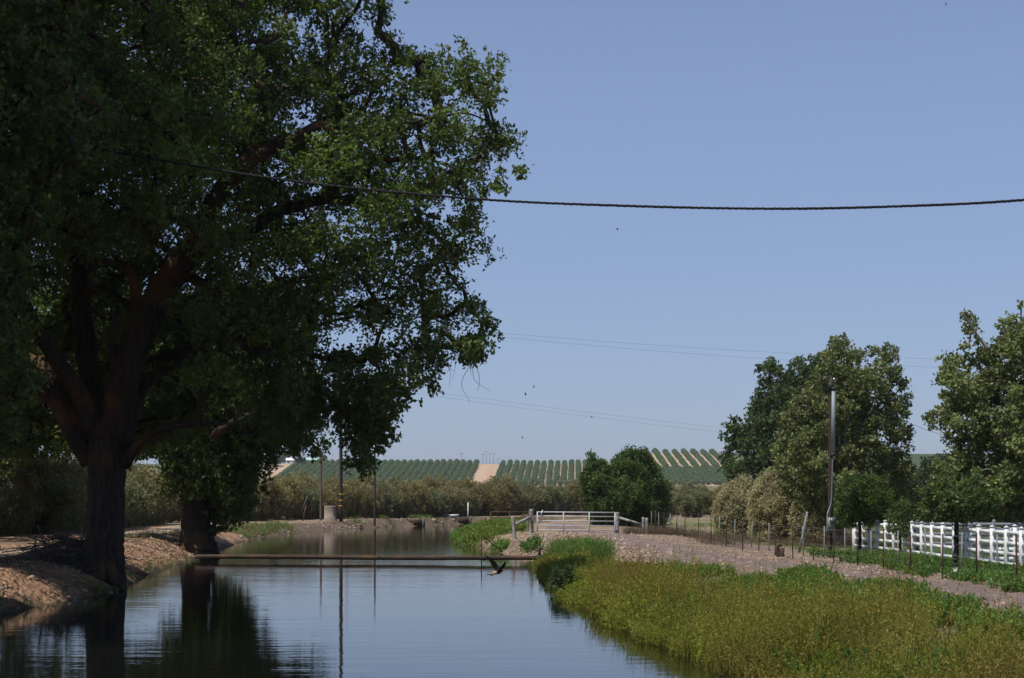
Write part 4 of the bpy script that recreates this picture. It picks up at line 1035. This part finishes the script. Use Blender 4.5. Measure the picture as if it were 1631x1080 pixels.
OLIVE, BROWN, YEL, GRN = np.array([.178, .225, .035]), np.array([.240, .185, .052]), np.array([.250, .275, .044]), np.array([.090, .165, .036])
def blend(base, *cs):
    n = vnoise(base[:, 0], base[:, 1], 1.7, 21) + .6 * vnoise(base[:, 0], base[:, 1], .5, 22); m2 = vnoise(base[:, 0], base[:, 1], 2.4, 25) + .5 * rng.normal(size=len(base)) * .3
    t = np.clip(.5 + 1.1 * n, 0, 1)[:, None]; u = np.clip(m2 * 1.6, 0, 1)[:, None]
    c = cs[0] * (1 - t) + cs[1] * t
    return c * (1 - u) + cs[2] * u
edge = lambda x, y: sdist(x, y)
WL = ([15, 20, 25, 28, 32, 38, 42, 45, 47, 50, 56, 62], [7.9, 8.1, 8.3, 8.7, 9.0, 9.1, 8.2, 6.9, 5.5, 3.7, 2.7, 2.2])
wlim = lambda y: np.interp(y, *WL)
olim = lambda y: np.interp(y, [13, 18, 21, 23.5, 25, 30, 36, 42, 50, 58], [5.2, 5.6, 5.75, 5.6, 4.9, 4.1, 3.5, 3.0, 2.5, 2.1])
def verge(x, y):        # the weedy strip between water and road
    s = edge(x, y); lim = 6.0 + 1.0 * vnoise(x, y, 3, 31)
    return (s > -.25) * (x < olim(y) + .9 * vnoise(x, y, 2.2, 31)) * sstep(13, 14, y) * (1 - sstep(55, 62, y)) * (.85 + .8 * vnoise(x, y, 1.5, 33))
mb = MB()
def bushes(par, k, R_, H0, mb, st, nl, L, W, cols3, lean, stemw=.007):
    n = len(par); R2 = R_ * rng.uniform(.6, 1.3, n); hp = H0 * rng.uniform(.6, 1.25, n)
    off = in_ball(n * k, rng, .5)[:, :2]; q = np.linalg.norm(off, axis=1)
    xy = np.repeat(par[:, :2], k, axis=0) + off * np.repeat(R2, k)[:, None]
    ok = edge(xy[:, 0], xy[:, 1]) > -.35
    bb = np.hstack([xy, H(xy[:, 0], xy[:, 1])[:, None]]); bb[:, 2] = np.maximum(bb[:, 2], WATER - .05)
    hg = np.repeat(hp, k) * (1 - .55 * q ** 2)
    cc = np.repeat(blend(par, *cols3) * rng.uniform(.75, 1.25, (n, 1)), k, axis=0)
    weeds(mb, bb[ok], hg[ok], st, nl, L, W, cc[ok], lean=lean, stemw=stemw)
b = scatter(7500, .5, 7.5, 13, 62, verge)
for lo, hi, st, nl, L, W, k in ((13, 27, 5, 15, .042, .013, 8), (27, 40, 4, 11, .06, .018, 7), (40, 63, 4, 7, .085, .028, 6)):
    bb = b[(b[:, 1] >= lo) & (b[:, 1] < hi)]; s_ = edge(bb[:, 0], bb[:, 1])
    hg = (.80 + .8 * vnoise(bb[:, 0], bb[:, 1], 2.0, 35) + .5 * vnoise(bb[:, 0], bb[:, 1], .7, 37)) * np.interp(bb[:, 1], [13, 30, 42, 60], [1.05, 1.0, .75, .6]) * np.clip(.6 + s_ * .28, .5, 1.0)
    bushes(bb, k, .34, hg, mb, st, nl, L, W, (OLIVE, BROWN, YEL), .30)
b = scatter(1500, 1, 8, 17, 50, lambda x, y: verge(x, y) * (edge(x, y) > .4))      # taller seed plumes
bushes(b, 3, .14, (1.0 + .55 * rng.random(len(b))) * np.interp(b[:, 1], [17, 34, 44, 60], [1, 1, .5, .45]), mb, 4, 16, .05, .013, (BROWN * 1.1, OLIVE * 1.15, BROWN * np.array([1.1, .8, .9])), .16)
b = scatter(320, 1, 8, 17, 45, lambda x, y: verge(x, y) * (edge(x, y) > .3))      # bare dead stalks
weeds(mb, b, rng.uniform(.8, 1.5, len(b)), 2, 3, .05, .012, np.tile(np.array([.20, .15, .09]), (len(b), 1)), lean=.3, stemw=.006)
tag(mb.build('verge_weeds', M['dryleaf']), kind='stuff')
mb = MB()
b = scatter(1100, .5, 7, 14, 60, lambda x, y: (edge(x, y) > -.1) * (x < olim(y)) * (vnoise(x, y, 1.3, 41) > .12))
weeds(mb, b, np.full(len(b), .62), 5, 9, .09, .035, blend(b, GRN, GRN * 1.2, OLIVE), lean=.4)
b = scatter(90, 1.5, 6.5, 17, 40, lambda x, y: (edge(x, y) > .1) * (vnoise(x, y, 1.1, 45) > .24))
c = np.repeat(b, 4, axis=0) + np.hstack([rng.normal(size=(len(b) * 4, 2)) * .15, rng.uniform(.35, .8, (len(b) * 4, 1))])
leaf_quads(mb, c, .032, .026, rng, (.55, .36, .03), up=1.5)
tag(mb.build('flowering_weeds', M['dryleaf']), kind='stuff')
# lush broad leaved weeds beside the road, by the fence and at the gate
def lush(x, y):
    return (x < wlim(y) - .7 + .7 * vnoise(x, y, 1.5, 50)) * (x > olim(y) - .5) * (edge(x, y) > .6) * (vnoise(x, y, 2.2, 52) + .5 * vnoise(x, y, .8, 53) > -.02 + .10 * sstep(28, 22, y))
mb = MB()
b = scatter(13000, 2, 10, 14, 58, lush)
weeds(mb, b, np.interp(b[:, 1], [20, 30, 40], [.42, .36, .28]) + .36 * vnoise(b[:, 0], b[:, 1], 1.2, 55), 5, 15, .095, .024, blend(b, GRN * np.array([1.3, 1.2, 1]), GRN * np.array([.95, 1, .8]), GRN * np.array([1.9, 1.6, 1.3])), lean=.35, up=.8, tipbias=.4)
b = scatter(1500, -4.2, 1.2, 74, 106, lambda x, y: (edge(x, y) > -.3) * (edge(x, y) < 2.3 + 2 * sstep(86, 94, y)) * (vnoise(x, y, 3, 57) > -.2 + .5 * (1 - sstep(80, 88, y))))
weeds(mb, b, .62 + .3 * vnoise(b[:, 0], b[:, 1], 2, 58), 5, 9, .15, .05, blend(b, GRN * 1.25, OLIVE, GRN * 1.6), lean=.35)
b = scatter(500, 1.5, 4.2, 55, 65, lambda x, y: (edge(x, y) > 0.2) * (edge(x, y) < 2.4) * (vnoise(x, y, 2, 59) > -.1))
weeds(mb, b, np.full(len(b), .75), 5, 6, .30, .018, blend(b, GRN * 1.1, GRN, OLIVE), lean=.2)
b = scatter(60, .5, 1.3, 68, 72, lambda x, y: (edge(x, y) > .3) * 1.0)
weeds(mb, b[:14], np.full(14, .6), 7, 14, .12, .045, blend(b[:14], GRN, GRN, GRN * 1.3), lean=.25)
b = scatter(3800, 12, 17, 34, 64, lambda x, y: sstep(-.1, .15, vnoise(x, y, 2, 61) + .4 * vnoise(x, y, .7, 62)) * (.35 + .65 * (1 - sstep(48, 52, y))))
weeds(mb, b, np.clip(.24 + .3 * vnoise(b[:, 0], b[:, 1], 2.5, 63), .1, 1), 4, 11, .09, .034, blend(b, GRN * 1.05, GRN * .8, GRN * 1.5), lean=.4, up=.8, tipbias=.4)
tag(mb.build('green_weeds', M['leaf']), kind='stuff')
# grass: lawn, far bank, field
mb = MB()
b = scatter(9000, 12.8, 24, 38, 78, lambda x, y: .8 + vnoise(x, y, 3, 71))
weeds(mb, b, np.full(len(b), .13), 3, 3, .10, .012, blend(b, GRN * 1.3, GRN * 1.1, np.array([.16, .17, .05])), lean=.5, stemw=.006)
b = scatter(9000, -21, 3, 98, 196, lambda x, y: (edge(x, y) > .05) * (edge(x, y) < 1.7) * (x < -4 + sstep(150, 160, y) * 8) * (vnoise(x, y, 4, 73) > -.25 + .38 * sstep(120, 150, y)))
weeds(mb, b, .38 + .25 * vnoise(b[:, 0], b[:, 1], 3, 74), 5, 5, .2, .03, blend(b, GRN * 1.3, np.array([.17, .16, .06]), np.array([.26, .21, .11])), lean=.4)
b = scatter(1600, 9, 34, 85, 150, lambda x, y: (vnoise(x, y, 6, 75) > -.05) * .9)
weeds(mb, b, np.full(len(b), .25), 5, 4, .18, .03, blend(b, np.array([.17, .2, .06]), GRN * 1.3, np.array([.24, .19, .1])), lean=.5)
b = scatter(700, -20, -11, 62, 98, lambda x, y: (edge(x, y) > 2.2) * (edge(x, y) < 5) * (vnoise(x, y, 3, 76) > 0))
weeds(mb, b, np.full(len(b), .28), 4, 3, .16, .014, blend(b, np.array([.24, .2, .12]), OLIVE, GRN), lean=.4)
b = scatter(60, -13.6, -12.6, 66, 69, lambda x, y: (edge(x, y) > .2) * 1.0)
weeds(mb, b, np.full(len(b), .8), 5, 12, .13, .04, blend(b, GRN, GRN, GRN * 1.4), lean=.25)
tag(mb.build('grass', M['leaf']), kind='stuff')
mb = MB()
b = scatter(2600, 6, 22, 70, 100, lambda x, y: (x > 8.2 + .02 * (100 - y)) * (vnoise(x, y, 2.5, 81) > -.18))
weeds(mb, b, .45 + .3 * vnoise(b[:, 0], b[:, 1], 2, 82), 6, 3, .10, .012, blend(b, np.array([.14, .10, .075]), np.array([.20, .15, .11]), np.array([.10, .08, .06])), lean=.4, stemw=.006)
b = scatter(900, 5, 9, 76, 84, lambda x, y: (x > 6.1) * (y > 80.5) * 1.0)
weeds(mb, b, np.full(len(b), .45), 6, 3, .10, .012, blend(b, np.array([.15, .11, .08]), np.array([.20, .16, .12]), np.array([.12, .09, .07])), lean=.4, stemw=.006)
tag(mb.build('dry_brush', M['dryleaf']), kind='stuff')
# stones
mb = MB()
bm = bmesh.new(); bmesh.ops.create_icosphere(bm, subdivisions=1, radius=1)
IV = np.array([v.co[:] for v in bm.verts]); IF = np.array([[v.index for v in f.verts] for f in bm.faces]); bm.free()
def stones(b, r0, r1):
    n = len(b); r = (r0 + (r1 - r0) * rng.random(n) ** 3)
    V = IV[None] * (1 + .3 * rng.normal(size=(n, len(IV), 1)) * .6) * (r[:, None, None] * rng.uniform(.6, 1.3, (n, 1, 3)) * np.array([1, 1, .65]))
    V = V + b[:, None, :]; Fs = (np.arange(n)[:, None, None] * len(IV) + IF[None]).reshape(-1, 3)
    cc = np.array([.27, .20, .15]) * rng.uniform(.55, 1.5, (n, 1)) * (1 + .08 * rng.normal(size=(n, 3)))
    mb.add(V.reshape(-1, 3), Fs, col=np.repeat(np.clip(cc, .02, .6), len(IF), axis=0))
stones(scatter(9000, 3, 12.4, 26, 66, lambda x, y: (x > wlim(y) - 1.2) * (x < 12.2) * (.38 + 1.3 * vnoise(x, y, 2, 91))), .014, .095)
stones(scatter(3000, 1, 9, 64, 96, lambda x, y: (.45 + 1.2 * vnoise(x, y, 2, 91))), .014, .10)
stones(scatter(5200, 0, 8, 62, 82, lambda x, y: (edge(x, y) > -.1) * (edge(x, y) < 6) * .8), .03, .13)
stones(scatter(700, -4, 1, 74, 96, lambda x, y: (edge(x, y) > -.1) * (edge(x, y) < 3) * 1.0), .03, .12)
stones(scatter(6500, -17, -10, 28, 76, lambda x, y: (edge(x, y) > 0) * (edge(x, y) < 2.3) * (.5 + vnoise(x, y, 1.5, 95))), .015, .10)
stones(scatter(5200, -18.5, 2, 100, 196, lambda x, y: (edge(x, y) > -.1) * (edge(x, y) < 1.6) * 1.0), .05, .24)
tag(mb.build('loose_stones', M['stone']), kind='stuff')
mb = MB()
b = scatter(16000, -19, -10, 28, 80, lambda x, y: (edge(x, y) > .3) * (vnoise(x, y, 1.6, 97) + .5 * vnoise(x, y, .5, 98) > -.12) * (edge(x, y) < 6))
b[:, 2] += .02; leaf_quads(mb, b, .10, .05, rng, np.array([.13, .09, .055]), up=3.5, varc=.5)
b = scatter(900, -18, -10, 30, 76, lambda x, y: (edge(x, y) > .1) * (edge(x, y) < 5) * 1.0)
for p_ in b:
    a_ = rng.random() * 6.28; L_ = rng.uniform(.1, .45); d_ = np.array([math.cos(a_), math.sin(a_), 0]) * L_
    q_ = np.array([p_ - d_, p_, p_ + d_]); q_[:, 2] = H(q_[:, 0], q_[:, 1]) + .015 + rng.random(3) * .03; mb.tube(q_, [.010, .008, .004], 3, cap=False, col=(.13, .10, .075))
tag(mb.build('leaf_litter', M['dryleaf']), kind='stuff')
mb = MB()
b = scatter(900, -14, -9.5, 28, 66, lambda x, y: (edge(x, y) > -.12) * (edge(x, y) < .45) * (vnoise(x, y, 1.5, 99) > 0))
weeds(mb, b, np.full(len(b), .22), 4, 5, .08, .02, blend(b, GRN, GRN * .8, OLIVE), lean=.5)
tag(mb.build('bank_tufts', M['leaf']), kind='stuff')

# ------------------------------------------------------------------ swallows
def swallow_mesh():
    bm = bmesh.new()
    prof = [(-.078, .004, 0), (-.06, .010, .001), (-.035, .016, .002), (-.005, .021, .001), (.02, .021, 0), (.036, .014, .001), (.048, .0155, .002), (.058, .012, .001), (.066, .005, -.001), (.074, .001, -.002)]
    rings = []
    for (x, r, z) in prof:
        rings.append([bm.verts.new((x, r * math.cos(a) * 1.05, z + r * .9 * math.sin(a))) for a in [k * math.pi / 5 for k in range(10)]])
    for a_, b_ in zip(rings[:-1], rings[1:]):
        for k in range(10): bm.faces.new((a_[k], a_[(k + 1) % 10], b_[(k + 1) % 10], b_[k]))
    bm.faces.new(rings[0][::-1]); bm.faces.new(rings[-1])
    def plate(out, th):
        up = [bm.verts.new((x, y, z + th)) for x, y, z in out]; dn = [bm.verts.new((x, y, z - th)) for x, y, z in out]
        bm.faces.new(up); bm.faces.new(dn[::-1]); n = len(out)
        for k in range(n): bm.faces.new((up[k], dn[k], dn[(k + 1) % n], up[(k + 1) % n]))
    for s in (1, -1):
        A = math.radians(52)
        w_ = [(.030, .012), (.036, .045), (.026, .085), (-.010, .130), (-.052, .165), (-.040, .125), (-.030, .085), (-.026, .045), (-.022, .012)]
        pl = [(x, s * y * math.cos(A), y * math.sin(A)) for x, y in w_]
        plate(pl if s > 0 else pl[::-1], .0022)
        tl = [(-.068, s * .001, 0), (-.072, s * .007, 0), (-.112, s * .026, -.002), (-.098, s * .001, 0)]
        plate(tl if s > 0 else tl[::-1], .0018)
    bmesh.ops.recalc_face_normals(bm, faces=bm.faces)
    me = bpy.data.meshes.new('swallow'); bm.to_mesh(me); bm.free(); return me
def bird_mat():
    m, nt, out = new_mat('swallow_plumage'); b = N(nt, 'ShaderNodeBsdfPrincipled'); nt.links.new(b.outputs[0], out.inputs[0]); b.inputs['Roughness'].default_value = .9; b.inputs['Specular IOR Level'].default_value = .1
    tc = N(nt, 'ShaderNodeTexCoord'); sx = N(nt, 'ShaderNodeSeparateXYZ'); nt.links.new(tc.outputs['Object'], sx.inputs[0])
    r = N(nt, 'ShaderNodeValToRGB'); mr = N(nt, 'ShaderNodeMapRange'); mr.inputs[1].default_value = -.115; mr.inputs[2].default_value = .075
    nt.links.new(sx.outputs['X'], mr.inputs[0]); nt.links.new(mr.outputs[0], r.inputs[0]); e = r.color_ramp
    e.elements[0].color = (.03, .022, .02, 1); e.elements[0].position = .20
    e.elements[1].color = (.42, .24, .12, 1); e.elements[1].position = .27
    for p_, c_ in ((.42, (.42, .25, .13, 1)), (.47, (.02, .016, .018, 1)), (.80, (.022, .018, .022, 1)), (.86, (.16, .06, .035, 1))): k = e.elements.new(p_); k.color = c_
    # wings stay dark
    ab = N(nt, 'ShaderNodeMath', operation='ABSOLUTE'); nt.links.new(sx.outputs['Y'], ab.inputs[0])
    gt = N(nt, 'ShaderNodeMath', operation='GREATER_THAN'); nt.links.new(ab.outputs[0], gt.inputs[0]); gt.inputs[1].default_value = .024
    mx = N(nt, 'ShaderNodeMix'); mx.data_type = 'RGBA'; nt.links.new(gt.outputs[0], mx.inputs[0]); nt.links.new(r.outputs[0], mx.inputs[6]); mx.inputs[7].default_value = (.006, .005, .005, 1)
    nt.links.new(mx.outputs[2], b.inputs['Base Color']); return m
M['bird'] = bird_mat()
sm = swallow_mesh(); sm.materials.append(M['bird'])
rb = None
for (px, py, d, rot, lab) in [(793, 911, 12.2, (math.radians(14), math.radians(-12), math.radians(52)), 'swallow with raised wings and buff rump skimming the water below the pipe'),
                            (983.5, 366, 95, (.2, 0, .4), 'tiny flying bird alone just below the thick cable'), (850, 617, 90, (.5, .1, 1.0), 'tiny bird, upper right of the close pair in mid sky'), (837, 629, 80, (.1, .1, .2), 'tiny bird, lower left of the close pair in mid sky'),
                            (942, 665, 110, (.3, 0, 2.4), 'tiny bird right under the low faint lines'), (832, 698, 100, (.6, 0, 4.0), 'lowest tiny bird in the sky above the hill track'), (1507, 8, 90, (.3, .2, 2.0), 'tiny bird at the very top right of the sky')]:
    o = bpy.data.objects.new('swallow', sm); C.objects.link(o); o.location = P(px, py, d); o.rotation_euler = rot
    if rb is None:
        md = o.modifiers.new('skin', 'REMESH'); md.mode = 'VOXEL'; md.voxel_size = .0016; md.use_smooth_shade = True; rb = o
    tag(o, lab, 'bird', 'swallows over the canal')

# ------------------------------------------------------------------ light, air, camera
SUN = np.array([-.34, -.26, .90]); SUN = SUN / np.linalg.norm(SUN)
el = math.asin(SUN[2])
wd = bpy.data.worlds.new('World'); scene.world = wd; wd.use_nodes = True
nt = wd.node_tree; nt.nodes.clear()
out = nt.nodes.new('ShaderNodeOutputWorld'); bg = nt.nodes.new('ShaderNodeBackground'); sky = nt.nodes.new('ShaderNodeTexSky')
sky.sky_type = 'NISHITA'; sky.sun_disc = False; sky.sun_elevation = el; sky.sun_rotation = math.atan2(SUN[0], SUN[1])
sky.air_density = 1.0; sky.dust_density = 1.2; sky.ozone_density = 5.0; sky.altitude = 100
bg.inputs['Strength'].default_value = .1
hzm = nt.nodes.new('ShaderNodeMix'); hzm.data_type = 'RGBA'; hzm.inputs[0].default_value = .42      # an even summer haze over the clear sky
tcw = nt.nodes.new('ShaderNodeTexCoord'); sxw = nt.nodes.new('ShaderNodeSeparateXYZ'); mrw = nt.nodes.new('ShaderNodeMapRange'); mrw.interpolation_type = 'SMOOTHSTEP'
nt.links.new(tcw.outputs['Generated'], sxw.inputs[0]); nt.links.new(sxw.outputs['Z'], mrw.inputs[0])
mrw.inputs[1].default_value = .20; mrw.inputs[2].default_value = .62; mrw.inputs[3].default_value = .43; mrw.inputs[4].default_value = .0
nt.links.new(mrw.outputs[0], hzm.inputs[0])
nt.links.new(sky.outputs[0], hzm.inputs[6]); hzm.inputs[7].default_value = (3.65, 4.55, 7.5, 1)
nt.links.new(hzm.outputs[2], bg.inputs[0]); nt.links.new(bg.outputs[0], out.inputs[0])
sl = bpy.data.lights.new('sun', 'SUN'); sl.energy = 4.6; sl.angle = math.radians(.53); sl.color = (1, .95, .87)
so = bpy.data.objects.new('sun', sl); C.objects.link(so); so.rotation_euler = Vector(SUN).to_track_quat('Z', 'Y').to_euler(); so.location = (-30, -20, 60)

m = MB(); m.box((0, 990, 23.5), (3640, 2320, 63)); m_, hn, ho = new_mat('haze_air')
pv = hn.nodes.new('ShaderNodeVolumePrincipled'); pv.inputs['Color'].default_value = (.9, .9, .92, 1); pv.inputs['Density'].default_value = .0001; pv.inputs['Anisotropy'].default_value = .1
hn.links.new(pv.outputs[0], ho.inputs['Volume']); tag(m.build('haze', m_), kind='stuff')
scene.cycles.volume_bounces = 0
cd = bpy.data.cameras.new('camera'); co = bpy.data.objects.new('camera', cd); C.objects.link(co); scene.camera = co
co.location = (0, 0, 0); co.rotation_euler = (math.radians(90), 0, 0)
cd.sensor_fit = 'HORIZONTAL'; cd.sensor_width = 36.0; cd.lens = 36.0 * F / 1631
cd.shift_y = (HY - 540) / 1631; cd.shift_x = (815.5 - CX) / 1631
cd.clip_start = .5; cd.clip_end = 9000
scene.view_settings.view_transform = 'Standard'; scene.view_settings.look = 'None'; scene.view_settings.exposure = 0; scene.view_settings.gamma = 1
scene.cycles.max_bounces = 6; scene.cycles.diffuse_bounces = 3; scene.cycles.glossy_bounces = 3; scene.cycles.transmission_bounces = 4
scene.cycles.use_denoising = True
